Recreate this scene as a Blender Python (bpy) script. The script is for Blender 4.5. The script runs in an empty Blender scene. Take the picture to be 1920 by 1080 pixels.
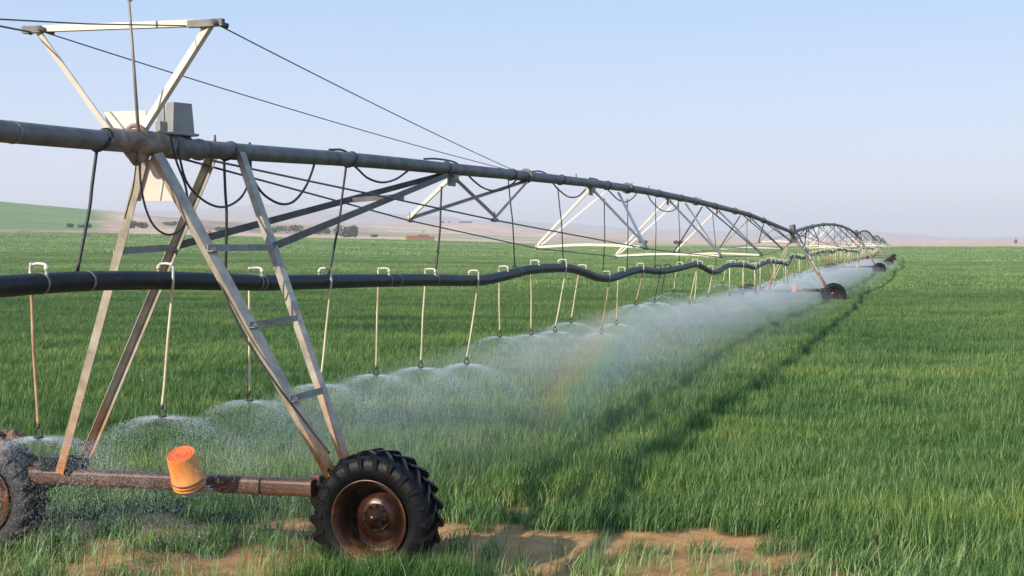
import bpy, bmesh, math, random
import numpy as np
from mathutils import Vector, Matrix
random.seed(7); rng = np.random.default_rng(11)
R = math.radians
sc = bpy.context.scene
COL = sc.collection

# ------------------------------------------------------------------ camera
F, HZ, H = 2350.0, 452.0, 2.95          # focal length in 1920 px, horizon row, eye height
PITCH = math.atan((540 - HZ) / F)
cam_d = bpy.data.cameras.new('camera'); cam_d.sensor_width = 36; cam_d.lens = F / 1920 * 36
cam_d.clip_start = 0.1; cam_d.clip_end = 30000
cam = bpy.data.objects.new('camera', cam_d); COL.objects.link(cam)
cam.location = (0, 0, H); cam.rotation_euler = (math.pi / 2 - PITCH, 0, 0)
sc.camera = cam
def un(px, py, Y):
    """world point seen at photo pixel (px,py) whose distance along world Y is Y"""
    a, b = (px - 960) / F, (540 - py) / F
    c, s = math.cos(PITCH), math.sin(PITCH)
    d = Vector((a, c + b * s, -s + b * c))
    return Vector((0, 0, H)) + d * (Y / d.y)

# ------------------------------------------------------------------ sky and sun
SUN_EL, SHADOW_AZ = R(26.5), R(46)      # shadows run to the right and away
w = bpy.data.worlds.new('World'); sc.world = w; w.use_nodes = True
nt = w.node_tree; nt.nodes.clear()
out = nt.nodes.new('ShaderNodeOutputWorld'); bg = nt.nodes.new('ShaderNodeBackground')
sky = nt.nodes.new('ShaderNodeTexSky'); sky.sky_type = 'NISHITA'; sky.sun_disc = False
sky.sun_elevation = SUN_EL; sky.sun_rotation = SHADOW_AZ + math.pi
sky.air_density = 1.0; sky.dust_density = 2.0; sky.ozone_density = 1.5; sky.altitude = 500
tc = nt.nodes.new('ShaderNodeTexCoord'); sep = nt.nodes.new('ShaderNodeSeparateXYZ')
nt.links.new(tc.outputs['Generated'], sep.inputs[0])
mr = nt.nodes.new('ShaderNodeMapRange'); mr.inputs['From Min'].default_value = -0.02; mr.inputs['From Max'].default_value = 0.30
nt.links.new(sep.outputs['Z'], mr.inputs['Value'])
cr = nt.nodes.new('ShaderNodeValToRGB'); e = cr.color_ramp.elements
e[0].position = 0.0; e[0].color = (7.9, 7.3, 7.9, 1)
e[1].position = 1.0; e[1].color = (2.35, 4.35, 7.6, 1)
k = e.new(0.35); k.color = (5.3, 6.2, 7.9, 1)
k = e.new(0.68); k.color = (3.65, 5.3, 7.8, 1)
nt.links.new(mr.outputs[0], cr.inputs[0])
mx = nt.nodes.new('ShaderNodeMix'); mx.data_type = 'RGBA'; mx.inputs['Factor'].default_value = 0.85
nt.links.new(sky.outputs[0], mx.inputs['A']); nt.links.new(cr.outputs[0], mx.inputs['B'])
nt.links.new(mx.outputs['Result'], bg.inputs[0]); bg.inputs[1].default_value = 0.115
nt.links.new(bg.outputs[0], out.inputs['Surface'])
sl = bpy.data.lights.new('sun', 'SUN'); sl.energy = 5.0; sl.angle = R(0.5); sl.color = (1.0, 0.90, 0.74)
so = bpy.data.objects.new('sun', sl); COL.objects.link(so)
sdir = Vector((math.sin(SHADOW_AZ) * math.cos(SUN_EL), math.cos(SHADOW_AZ) * math.cos(SUN_EL), -math.sin(SUN_EL)))
so.rotation_euler = sdir.to_track_quat('-Z', 'Y').to_euler()
sc.view_settings.view_transform = 'Standard'; sc.view_settings.look = 'None'
sc.view_settings.exposure = 0.24; sc.view_settings.gamma = 1.0
sc.cycles.max_bounces = 6; sc.cycles.transparent_max_bounces = 12; sc.cycles.volume_bounces = 0
sc.cycles.caustics_reflective = False; sc.cycles.caustics_refractive = False

# ------------------------------------------------------------------ materials
def mat(name, rough=0.6, metal=0.0, spec=0.5):
    m = bpy.data.materials.new(name); m.use_nodes = True
    b = m.node_tree.nodes['Principled BSDF']
    b.inputs['Roughness'].default_value = rough; b.inputs['Metallic'].default_value = metal
    b.inputs['Specular IOR Level'].default_value = spec
    return m, m.node_tree, b
def noise(nt, scale, detail=4, rough=0.6, coord='Object', stretch=None):
    t = nt.nodes.new('ShaderNodeTexCoord'); n = nt.nodes.new('ShaderNodeTexNoise')
    n.inputs['Scale'].default_value = scale; n.inputs['Detail'].default_value = detail; n.inputs['Roughness'].default_value = rough
    src = t.outputs[coord]
    if stretch:
        mp = nt.nodes.new('ShaderNodeMapping'); mp.inputs['Scale'].default_value = stretch
        nt.links.new(src, mp.inputs[0]); src = mp.outputs[0]
    nt.links.new(src, n.inputs['Vector']); return n
def ramp(nt, src, stops):
    r = nt.nodes.new('ShaderNodeValToRGB'); e = r.color_ramp.elements
    while len(e) > 1: e.remove(e[-1])
    e[0].position = stops[0][0]; e[0].color = (*stops[0][1], 1)
    for p, c in stops[1:]:
        k = e.new(p); k.color = (*c, 1)
    nt.links.new(src, r.inputs[0]); return r
def bump(nt, b, src, strength, dist=0.01):
    bp = nt.nodes.new('ShaderNodeBump'); bp.inputs['Strength'].default_value = strength; bp.inputs['Distance'].default_value = dist
    nt.links.new(src, bp.inputs['Height']); nt.links.new(bp.outputs[0], b.inputs['Normal'])
def mottled(name, stops, scale=8, rough=0.6, metal=0.0, bmp=0.2, spec=0.5, stretch=None):
    m, t, b = mat(name, rough, metal, spec)
    n = noise(t, scale, 6, 0.65, stretch=stretch); r = ramp(t, n.outputs['Fac'], stops)
    t.links.new(r.outputs[0], b.inputs['Base Color'])
    n2 = noise(t, scale * 6, 4); bump(t, b, n2.outputs['Fac'], bmp)
    return m
M = {}
M['galv'] = mottled('galvanised_steel', [(0.3, (.19, .17, .145)), (0.5, (.29, .265, .225)), (0.7, (.38, .35, .30))], 5, .5, .25, .15)
M['pipe'] = mottled('weathered_pipe', [(0.3, (.085, .075, .068)), (0.5, (.155, .14, .13)), (0.7, (.235, .215, .20))], 4, .55, .25, .15)
M['rust_pipe'] = mottled('rusty_joint', [(0.35, (.16, .10, .065)), (0.55, (.30, .22, .17)), (0.75, (.38, .34, .30))], 7, .75, .1, .4)
M['beam'] = mottled('rusty_beam', [(0.3, (.030, .014, .009)), (0.5, (.080, .036, .022)), (0.68, (.13, .065, .04)), (.8, (.2, .13, .09))], 5, .5, .15, .35, stretch=(1, 1, 1))
M['rust'] = mottled('rusty_rim', [(0.3, (.020, .009, .005)), (0.5, (.060, .024, .011)), (0.7, (.19, .08, .032))], 6, .32, .2, .3)
M['shaded'] = mottled('shaded_steel', [(0.3, (.06, .057, .054)), (0.5, (.105, .10, .095)), (0.7, (.16, .15, .14))], 5, .55, .2, .15)  # steel coloured darker to stand for the shaded sides of braces, boxes and plates
M['hub'] = mottled('wet_rusty_hub', [(0.3, (.012, .007, .005)), (0.6, (.045, .020, .012))], 8, .22, .3, .3)
M['disc'] = mottled('shaded_wet_rim_disc', [(0.3, (.016, .007, .005)), (0.55, (.045, .018, .010)), (0.75, (.11, .045, .022))], 6, .25, .3, .3)  # wet rust; disc and hub colours lowered to stand for shade inside the rim
M['rubber'] = mottled('wet_rubber', [(0.3, (.003, .003, .004)), (0.7, (.008, .008, .009))], 14, .30, 0, .5, .2)
M['mudrubber'] = mottled('splashed_rubber', [(0.3, (.008, .008, .009)), (0.52, (.02, .018, .018)), (0.72, (.09, .07, .06))], 24, .5, 0, .6)
M['mudrubber'].node_tree.nodes['Noise Texture'].inputs['Detail'].default_value = 9
M['hose'] = mottled('black_hose', [(0.35, (.006, .008, .011)), (0.55, (.011, .014, .017)), (0.75, (.03, .032, .033))], 5, .45, 0, .2, .25)
M['cable'] = mottled('black_cable', [(0.3, (.010, .010, .012)), (0.7, (.03, .03, .032))], 20, .5)
M['wire'] = mottled('steel_wire', [(0.3, (.05, .05, .055)), (0.7, (.10, .10, .11))], 9, .5, .4)
M['rod'] = mottled('dark_truss_rod', [(0.3, (.07, .068, .066)), (0.7, (.16, .155, .15))], 9, .5, .3)
M['band'] = mottled('hose_band', [(0.3, (.12, .115, .10)), (0.7, (.3, .29, .27))], 30, .5, .3)
M['white'] = mottled('white_pvc', [(0.3, (.46, .43, .34)), (0.7, (.70, .68, .61))], 12, .45)
M['tan'] = mottled('stained_drop_tube', [(0.30, (.40, .25, .12)), (0.45, (.58, .46, .27)), (0.6, (.70, .63, .45)), (.8, (.74, .70, .60))], 2.2, .5, bmp=.1, stretch=(1, 1, 1))
M['rusttube'] = mottled('rust_stained_tube', [(0.30, (.30, .14, .06)), (0.5, (.48, .30, .15)), (0.75, (.66, .58, .42))], 3.2, .5, bmp=.1)
M['nozzle'] = mottled('black_nozzle', [(0.3, (.015, .015, .017)), (0.7, (.05, .05, .055))], 20, .4)
M['orange'] = mottled('orange_plastic', [(0.25, (.56, .12, .02)), (0.45, (.68, .21, .035)), (0.62, (.72, .31, .07)), (.8, (.50, .30, .13))], 5, .5, bmp=.12, stretch=(1, 1, .35))
M['orange_top'] = mottled('red_orange_plastic', [(0.3, (.66, .09, .02)), (0.7, (.80, .18, .045))], 9, .5, bmp=.1)  # redder orange for the bucket's base disc
M['box'] = mottled('grey_box', [(0.3, (.24, .235, .22)), (0.7, (.32, .315, .295))], 6, .5, .1, .06)
M['plate'] = mottled('cream_plate', [(0.3, (.62, .54, .45)), (0.7, (.74, .67, .58))], 6, .55, .05, .08)
M['leg'] = None
def leg_material():
    # galvanised angle iron whose lower half is stained by rusty water
    m, t, b = mat('stained_leg', .45, .2)
    g = noise(t, 5, 6, .65); gr = ramp(t, g.outputs['Fac'], [(.3, (.22, .19, .15)), (.5, (.37, .33, .265)), (.7, (.50, .455, .375))])
    n = noise(t, 6, 6, .7); rr = ramp(t, n.outputs['Fac'], [(.3, (.26, .09, .025)), (.5, (.48, .21, .07)), (.72, (.58, .38, .22))])
    tc = t.nodes.new('ShaderNodeTexCoord'); sp = t.nodes.new('ShaderNodeSeparateXYZ'); t.links.new(tc.outputs['Object'], sp.inputs[0])
    ad = t.nodes.new('ShaderNodeMath'); ad.operation = 'MULTIPLY_ADD'; ad.inputs[1].default_value = 1.6
    t.links.new(noise(t, 3, 5).outputs['Fac'], ad.inputs[0]); t.links.new(sp.outputs['Z'], ad.inputs[2])
    mr = t.nodes.new('ShaderNodeMapRange'); mr.inputs['From Min'].default_value = 2.5; mr.inputs['From Max'].default_value = 1.7
    mr.inputs['To Max'].default_value = 1.0
    t.links.new(ad.outputs[0], mr.inputs['Value'])
    mx = t.nodes.new('ShaderNodeMix'); mx.data_type = 'RGBA'
    t.links.new(mr.outputs[0], mx.inputs['Factor']); t.links.new(gr.outputs[0], mx.inputs['A']); t.links.new(rr.outputs[0], mx.inputs['B'])
    t.links.new(mx.outputs['Result'], b.inputs['Base Color']); return m
M['leg'] = leg_material()

# ------------------------------------------------------------------ mesh helpers
def frame(d, up=Vector((0, 0, 1))):
    d = d.normalized(); a = d.cross(up)
    if a.length < 1e-4: a = d.cross(Vector((1, 0, 0)))
    a.normalize(); return a, a.cross(d).normalized()
def tube(bm, pts, r, n=10, caps=True):
    pts = [Vector(p) for p in pts]; rings = []; m = len(pts)
    rr = r if isinstance(r, (list, tuple)) else [r] * m
    pa = None
    for i, p in enumerate(pts):
        d = (pts[min(i + 1, m - 1)] - pts[max(i - 1, 0)])
        if d.length < 1e-7: d = Vector((0, 0, 1))
        d.normalize()
        if pa is None: pa, _ = frame(d)
        a = (pa - d * pa.dot(d))
        a = a.normalized() if a.length > 1e-5 else frame(d)[0]
        pa = a; b = d.cross(a)
        rings.append([bm.verts.new(p + (a * math.cos(t) + b * math.sin(t)) * rr[i]) for t in [2 * math.pi * j / n for j in range(n)]])
    for i in range(m - 1):
        for j in range(n):
            f = bm.faces.new((rings[i][j], rings[i][(j + 1) % n], rings[i + 1][(j + 1) % n], rings[i + 1][j])); f.smooth = True
    if caps:
        bm.faces.new(rings[0][::-1]); bm.faces.new(rings[-1])
def smooth(pts, k=6):
    P = [Vector(p) for p in pts]; P = [P[0]] + P + [P[-1]]; o = []
    for i in range(1, len(P) - 2):
        for j in range(k):
            t = j / k; a, b, c, d = P[i - 1], P[i], P[i + 1], P[i + 2]
            o.append(.5 * ((2 * b) + (c - a) * t + (2 * a - 5 * b + 4 * c - d) * t * t + (3 * b - 3 * c + d - a) * t ** 3))
    o.append(P[-2]); return o
def prism(bm, a, b, prof, up=Vector((0, 0, 1))):
    """extrude a closed 2-D profile (list of (x,y)) from a to b"""
    a, b = Vector(a), Vector(b); x, y = frame(b - a, up)
    r0 = [bm.verts.new(a + x * p + y * q) for p, q in prof]; r1 = [bm.verts.new(b + x * p + y * q) for p, q in prof]
    n = len(prof)
    for i in range(n): bm.faces.new((r0[i], r0[(i + 1) % n], r1[(i + 1) % n], r1[i]))
    bm.faces.new(r0[::-1]); bm.faces.new(r1)
def angle_iron(bm, a, b, w=.06, t=.006, up=Vector((0, 0, 1)), flip=1):
    prof = [(0, 0), (w * flip, 0), (w * flip, t), (t * flip, t), (t * flip, w), (0, w)]
    prism(bm, a, b, prof, up)
def ell(bm, a, b, d1, w1, d2, w2, t=.007):
    a, b = Vector(a), Vector(b); d = (b - a).normalized(); x = (d1 - d * d1.dot(d)).normalized(); y = (d2 - d * d2.dot(d)).normalized()
    prof = [(0, 0), (w1, 0), (w1, t), (t, t), (t, w2), (0, w2)]; n = 6
    r0 = [bm.verts.new(a + x * p + y * q) for p, q in prof]; r1 = [bm.verts.new(b + x * p + y * q) for p, q in prof]
    for i in range(n): bm.faces.new((r0[i], r0[(i + 1) % n], r1[(i + 1) % n], r1[i]))
    bm.faces.new(r0[::-1]); bm.faces.new(r1)
def box(bm, c, sx, sy, sz, ax=None, taper=1.0):
    X, Y, Z = ax or (Vector((1, 0, 0)), Vector((0, 1, 0)), Vector((0, 0, 1))); c = Vector(c); v = []
    for k in (-1, 1):
        tt = 1 if k < 0 else taper
        for i, j in ((-1, -1), (1, -1), (1, 1), (-1, 1)):
            v.append(bm.verts.new(c + X * i * sx / 2 * tt + Y * j * sy / 2 * tt + Z * k * sz / 2))
    for q in ((3, 2, 1, 0), (4, 5, 6, 7), (0, 1, 5, 4), (1, 2, 6, 5), (2, 3, 7, 6), (3, 0, 4, 7)): bm.faces.new([v[i] for i in q])
def lathe(bm, prof, origin, axis, n=48, smoothf=True):
    """prof: list of (offset along axis, radius)"""
    axis = axis.normalized(); a, b = frame(axis); rings = []
    for o, r in prof:
        rings.append([bm.verts.new(Vector(origin) + axis * o + (a * math.cos(2 * math.pi * j / n) + b * math.sin(2 * math.pi * j / n)) * max(r, 1e-4)) for j in range(n)])
    for i in range(len(prof) - 1):
        for j in range(n):
            f = bm.faces.new((rings[i][j], rings[i][(j + 1) % n], rings[i + 1][(j + 1) % n], rings[i + 1][j])); f.smooth = smoothf
def obj(name, bm, m, parent=None, origin=None, recalc=True, bevel=0):
    if recalc: bmesh.ops.recalc_face_normals(bm, faces=bm.faces)
    me = bpy.data.meshes.new(name)
    if origin is not None: bmesh.ops.translate(bm, verts=bm.verts, vec=-Vector(origin))
    bm.to_mesh(me); bm.free(); me.materials.append(m)
    o = bpy.data.objects.new(name, me); COL.objects.link(o)
    if origin is not None: o.location = Vector(origin)
    if parent is not None:
        o.parent = parent
        if origin is None: o.location = -Vector(parent.location)      # geometry was written in world space
        else: o.location = Vector(origin) - Vector(parent.location)
    if bevel:
        bv = o.modifiers.new('bevel', 'BEVEL'); bv.width = bevel; bv.segments = 2; bv.limit_method = 'ANGLE'
    return o
def tag(o, label=None, cat=None, group=None, kind=None):
    if label: o['label'] = label
    if cat: o['category'] = cat
    if group: o['group'] = group
    if kind: o['kind'] = kind
    return o
def thing(name, label, cat, loc, group=None):
    o = bpy.data.objects.new(name, None); o.empty_display_size = .2; COL.objects.link(o); o.location = loc
    return tag(o, label, cat, group)
NB = bmesh.new

# ------------------------------------------------------------------ terrain
PXC = np.array([-700, 0, 210, 330, 500, 700, 900, 1100, 1400, 1920, 2600], float)
ROWS = [(450, [438, 439, 440, 442, 446, 450, 455, 462, 463, 463, 463]),
        (520, [433, 434, 436, 437, 442, 447, 452, 459, 460, 460, 460]),
        (650, [425, 426, 430, 431, 438, 444, 449, 455, 457, 457, 457]),
        (950, [385, 385, 401, 412, 424, 435, 441, 448, 453, 454, 454]),
        (1080, [384, 384.5, 401, 412, 423, 434, 440, 447, 452.6, 453.5, 453.5]),
        (1700, [394, 394, 403, 411, 417, 418.5, 419.5, 436, 451, 452, 452]),
        (3500, [402, 402, 404, 409, 416, 427, 435, 442, 448, 450, 450]),
        (4600, [392, 394, 401, 403, 393, 400, 416, 429, 440, 447, 446]),
        (5200, [392, 394, 399, 401, 391, 398, 414, 427, 439, 446, 445]),
        (7600, [430, 430, 430, 430, 430, 430, 440, 445, 450, 452, 452])]
NR = np.array([0, 40, 61, 110, 160, 212, 262, 320]); NZR = np.array([0, 0, -.2, -.06, -.36, -.6, -.6, -.3]); NZL = np.array([0, 0, 0, .1, .3, .7, 1.3, 2.2])
def vnoise(x, y, seed=0):
    x = np.asarray(x, float); y = np.asarray(y, float); xi = np.floor(x); yi = np.floor(y); fx = x - xi; fy = y - yi
    fx = fx * fx * (3 - 2 * fx); fy = fy * fy * (3 - 2 * fy)
    def h(a, b):
        v = np.sin(a * 127.1 + b * 311.7 + seed * 74.7) * 43758.5453; return v - np.floor(v)
    return (h(xi, yi) * (1 - fx) + h(xi + 1, yi) * fx) * (1 - fy) + (h(xi, yi + 1) * (1 - fx) + h(xi + 1, yi + 1) * fx) * fy
def pxcol(x, y):
    az = np.arctan2(x, y); a = np.clip(az, -R(36), R(36)); p = 960 + F * np.tan(a)
    back = np.clip((np.abs(az) - R(70)) / R(60), 0, 1)
    return p * (1 - back) + 960 * back
def ground_z(x, y):
    x = np.asarray(x, float); y = np.asarray(y, float); r = np.hypot(x, y); p = pxcol(x, y)
    t = np.clip((p - 500) / 900, 0, 1)
    near = np.interp(r, NR, NZR) * t + np.interp(r, NR, NZL) * (1 - t)
    zs = [near]; rs = [np.full_like(r, 320.)]
    tab = []
    for rr, row in ROWS: tab.append(H + (HZ - np.interp(p, PXC, row)) / F * rr)
    z = near.copy(); pr, pz = 320., np.interp(320., NR, NZR) * t + np.interp(320., NR, NZL) * (1 - t)
    for (rr, _), zz in zip(ROWS, tab):
        m = (r > pr); k = np.clip((r - pr) / (rr - pr), 0, 1); k = k * k * (3 - 2 * k)
        z = np.where(m, pz * (1 - k) + zz * k, z); pr, pz = rr, zz
    far = np.clip((r - 3400) / 1200, 0, 1)
    z = z + far * ((vnoise(x / 330, y / 330, 3) - .5) * 26 + (vnoise(x / 120, y / 120, 5) - .5) * 12)
    mid = np.clip((r - 500) / 300, 0, 1) * (1 - far)
    z = z + mid * (vnoise(x / 90, y / 90, 8) - .5) * 1.2
    z = z + np.clip(1 - r / 60, 0, 1) * (vnoise(x * .8, y * .8, 1) - .5) * .05
    z = z + np.clip(1 - r / 24, 0, 1) * ((vnoise(x * 5, y * 5, 2) - .5) * .05 + (vnoise(x * 13, y * 13, 6) - .5) * .03)
    return z
def gz(x, y): return float(ground_z(np.array([x]), np.array([y]))[0])
def bare(x, y):
    """how bare the soil is (0 crop .. 1 bare) round the wheel track that passes the near tower"""
    x = np.asarray(x, float); y = np.asarray(y, float)
    n = vnoise(x * 1.3, y * 1.6, 21) - .5; n2 = (vnoise(x * 3.7, y * 4.1, 22) - .5) * .8 + (vnoise(x * 9.1, y * 8.3, 23) - .5) * .8
    yc = 12.25 - .12 * (x - 1) + n * .35
    hw = .62 * np.clip((3.6 - x) / 1.4, 0, 1)
    a = np.clip((hw + n2 * .5 - np.abs(y - yc)) / .3, 0, 1) * np.clip((x + 1.6) / .5, 0, 1)
    b = np.clip((1.05 + n * 1.5 - np.abs(y - 12.7)) / .5, 0, 1) * np.clip((-.4 - x) / .6, 0, 1) * (.88 + n2 * .7)
    b2 = np.clip((.45 + n2 * .6 - np.abs(y - 13.2 + n)) / .3, 0, 1) * np.clip((1.2 - np.abs(x - .1)), 0, 1) * .9
    c = np.clip((11.9 + n * .5 - y) / .3, 0, 1) * np.clip((4.1 + n - x) / 1.2, 0, 1) * (.80 + n * .6 + n2 * .5) * np.clip(np.maximum((np.abs(x + 1.0) - .9) / .4, (y - 10.5) / .3), .15, 1)
    c = np.maximum(c, np.clip((11.7 + n2 * .3 - y) / .2, 0, 1) * np.clip((y - 9.2) / .3, 0, 1) * np.clip((3.4 + n - x) / .8, 0, 1) * np.clip((x + .55) / .3, 0, 1) * (.86 + n2 * .3))
    d = np.clip((.5 + n2 - np.hypot((x - .05) * .75, (y - 11.65) * 1.1) + .35) / .3, 0, 1) * .95
    return np.clip(np.maximum.reduce([a, b, b2, c, d]), 0, 1)
def build_ground():
    rad = np.concatenate([np.arange(0.5, 8, .75), np.arange(8, 20, .14), np.geomspace(20, 445, 150)[0:], np.arange(446, 700, 3.2), np.geomspace(702, 7600, 150)])
    az = np.concatenate([np.arange(-180, -30, 3), np.arange(-30, 30, .14), np.arange(30, 180, 3)])
    A, RR = np.meshgrid(np.radians(az), rad); x = RR * np.sin(A); y = RR * np.cos(A); z = ground_z(x, y)
    nr, na = A.shape; co = np.stack([x, y, z], -1).reshape(-1, 3)
    co = np.vstack([co, [[0, 0, 0]]])
    i = np.arange(nr - 1)[:, None] * na; j = np.arange(na)[None, :]; j2 = (j + 1) % na
    q = np.stack([i + j, i + na + j, i + na + j2, i + j2], -1).reshape(-1, 4)[:, ::-1]
    faces = q.tolist() + [[nr * na, (k + 1) % na, k] for k in range(na)]
    me = bpy.data.meshes.new('ground'); me.from_pydata(co.tolist(), [], faces)
    me.polygons.foreach_set('use_smooth', [True] * len(me.polygons))
    p = pxcol(x, y); n = vnoise(x / 22, y / 22, 31); n2 = vnoise(x / 60, y / 9, 32)
    edge = 450 + (n - .5) * 9
    crop = np.clip((edge - RR) / 5, 0, 1)                      # the irrigated field
    hill = np.clip((RR - (560 + (n - .5) * 16)) / 10, 0, 1) * np.clip((215 + (n - .5) * 60 - p) / 50, 0, 1) * np.clip((1100 - RR) / 20, 0, 1)
    hill2 = np.clip((RR - 640) / 80, 0, 1) * np.clip((1050 - RR) / 200, 0, 1) * np.clip((p - 650) / 60, 0, 1) * np.clip((1300 - p) / 200, 0, 1) * (n2 * .8)
    strip = np.clip((RR - 500) / 10, 0, 1) * np.clip((620 - RR) / 10, 0, 1) * np.clip((p - 1000) / 60, 0, 1) * np.clip((1500 - p) / 200, 0, 1) * .5
    scrub = np.clip((RR - 640) / 60, 0, 1) * np.clip((1500 - RR) / 300, 0, 1) * np.clip((p - 260) / 60, 0, 1) * np.clip((760 - p) / 80, 0, 1) * .6 * (.4 + n)
    brown = np.clip((RR - 448) / 4, 0, 1) * np.clip((600 - RR) / 8, 0, 1) * np.clip((260 - p) / 80, 0, 1) * (.5 + .5 * n)
    green = np.maximum.reduce([crop, hill * .95, hill2, strip])
    br = np.where(RR < 40, bare(x, y), 0)
    for nm, arr in (('green', green), ('scrub', scrub), ('brown', brown), ('baresoil', br), ('farness', np.clip((RR - 2600) / 1500, 0, 1))):
        at = me.attributes.new(nm, 'FLOAT', 'POINT'); at.data.foreach_set('value', np.append(arr.reshape(-1), 0.).astype(np.float32))
    m, t, b = mat('field_ground', .9, 0, .15)
    def attr(n):
        a = t.nodes.new('ShaderNodeAttribute'); a.attribute_name = n; return a.outputs['Fac']
    def mix(f, a, bb):
        x = t.nodes.new('ShaderNodeMix'); x.data_type = 'RGBA'
        if isinstance(f, float): x.inputs['Factor'].default_value = f
        else: t.links.new(f, x.inputs['Factor'])
        t.links.new(a, x.inputs['A']); t.links.new(bb, x.inputs['B']); return x.outputs['Result']
    sand = ramp(t, noise(t, .02, 8, .6, stretch=(1, 1, 1)).outputs['Fac'], [(.3, (.46, .29, .19)), (.5, (.62, .43, .30)), (.7, (.74, .57, .42))]).outputs[0]
    hillc = ramp(t, noise(t, .004, 9, .65).outputs['Fac'], [(.3, (.42, .30, .26)), (.5, (.50, .36, .30)), (.7, (.58, .42, .35))]).outputs[0]
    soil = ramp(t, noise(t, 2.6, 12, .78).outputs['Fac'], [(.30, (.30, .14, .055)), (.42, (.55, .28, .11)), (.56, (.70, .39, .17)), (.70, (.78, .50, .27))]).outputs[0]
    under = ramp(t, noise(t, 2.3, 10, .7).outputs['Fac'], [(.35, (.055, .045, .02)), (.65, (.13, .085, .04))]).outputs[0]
    gr = ramp(t, noise(t, .035, 9, .62, stretch=(.35, 1.6, 1)).outputs['Fac'], [(.3, (.10, .19, .045)), (.5, (.15, .25, .065)), (.7, (.21, .30, .10))]).outputs[0]
    scr = ramp(t, noise(t, .08, 8, .7).outputs['Fac'], [(.38, (.07, .08, .045)), (.55, (.26, .20, .13)), (.7, (.5, .38, .26))]).outputs[0]
    brn = ramp(t, noise(t, .12, 6, .7).outputs['Fac'], [(.4, (.13, .075, .04)), (.6, (.50, .40, .25))]).outputs[0]
    far = mix(attr('farness'), sand, hillc)
    c = mix(attr('scrub'), far, scr); c = mix(attr('brown'), c, brn)
    c = mix(attr('green'), c, gr)
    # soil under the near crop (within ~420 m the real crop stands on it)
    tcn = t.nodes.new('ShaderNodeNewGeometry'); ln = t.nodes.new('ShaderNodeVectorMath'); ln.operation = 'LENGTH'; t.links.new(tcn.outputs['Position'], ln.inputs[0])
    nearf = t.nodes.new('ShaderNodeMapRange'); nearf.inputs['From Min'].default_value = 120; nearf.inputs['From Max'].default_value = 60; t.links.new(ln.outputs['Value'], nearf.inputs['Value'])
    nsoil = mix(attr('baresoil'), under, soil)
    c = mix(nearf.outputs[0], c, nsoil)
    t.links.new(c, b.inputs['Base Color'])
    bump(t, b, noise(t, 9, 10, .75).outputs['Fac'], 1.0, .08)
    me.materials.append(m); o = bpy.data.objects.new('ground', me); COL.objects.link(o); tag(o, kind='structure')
build_ground()

# ------------------------------------------------------------------ machine axis
TH = math.atan((1752 - 960) / F); U = Vector((math.sin(TH), math.cos(TH), 0)); V = Vector((math.cos(TH), -math.sin(TH), 0)); UP = Vector((0, 0, 1))
C1 = Vector((-3.03, 11.40, 0))
CONST = 16284.0                          # (1752 - px) * Y on the pipe line
SP = 52.2
def bend(s): return -.9 * max(0., (s - 104) / 52) ** 1.2
def MP(s, l, z): return C1 + U * s + V * (l + bend(s)) + Vector((0, 0, z))
def s_of_px(px): return (CONST / (1752 - px) - C1.y) / U.y
def online(px, py, off=0.0):
    """a point on (or `off` m nearer than) the vertical plane of the pipe, seen at a pixel"""
    return un(px, py, CONST / (1752 - px) - off)
TG = [0, -.2, -.06, -.36, -.6, -.85]     # ground level at each tower
TT = [3.80, 3.36, 3.54, 3.24, 3.0, 2.75] # pipe height at each tower
_prof = [(0, 248), (130, 259), (258, 270), (430, 285), (660, 299), (800, 313), (960, 328), (1100, 343), (1200, 357), (1300, 377), (1400, 402), (1490, 436)]
_ps = np.array([-22.] + [s_of_px(a) for a, b in _prof[:-1]] + [SP]); _pz = np.array([3.6] + [online(a, b).z for a, b in _prof[:-1]] + [TT[1]])
def pipe_z(s):
    if s <= SP: 
        k = np.linspace(-1.2, 1.2, 7); return float(np.mean(np.interp(np.clip(s + k, -22, SP), _ps, _pz))) if s < SP - 1.3 and s > -20 else float(np.interp(s, _ps, _pz))
    k = int(min(len(TT) - 2, s // SP)); t = min(1., s / SP - k); return TT[k] * (1 - t) + TT[k + 1] * t + .62 * math.sin(math.pi * t) ** .85
PR = .084

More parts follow.
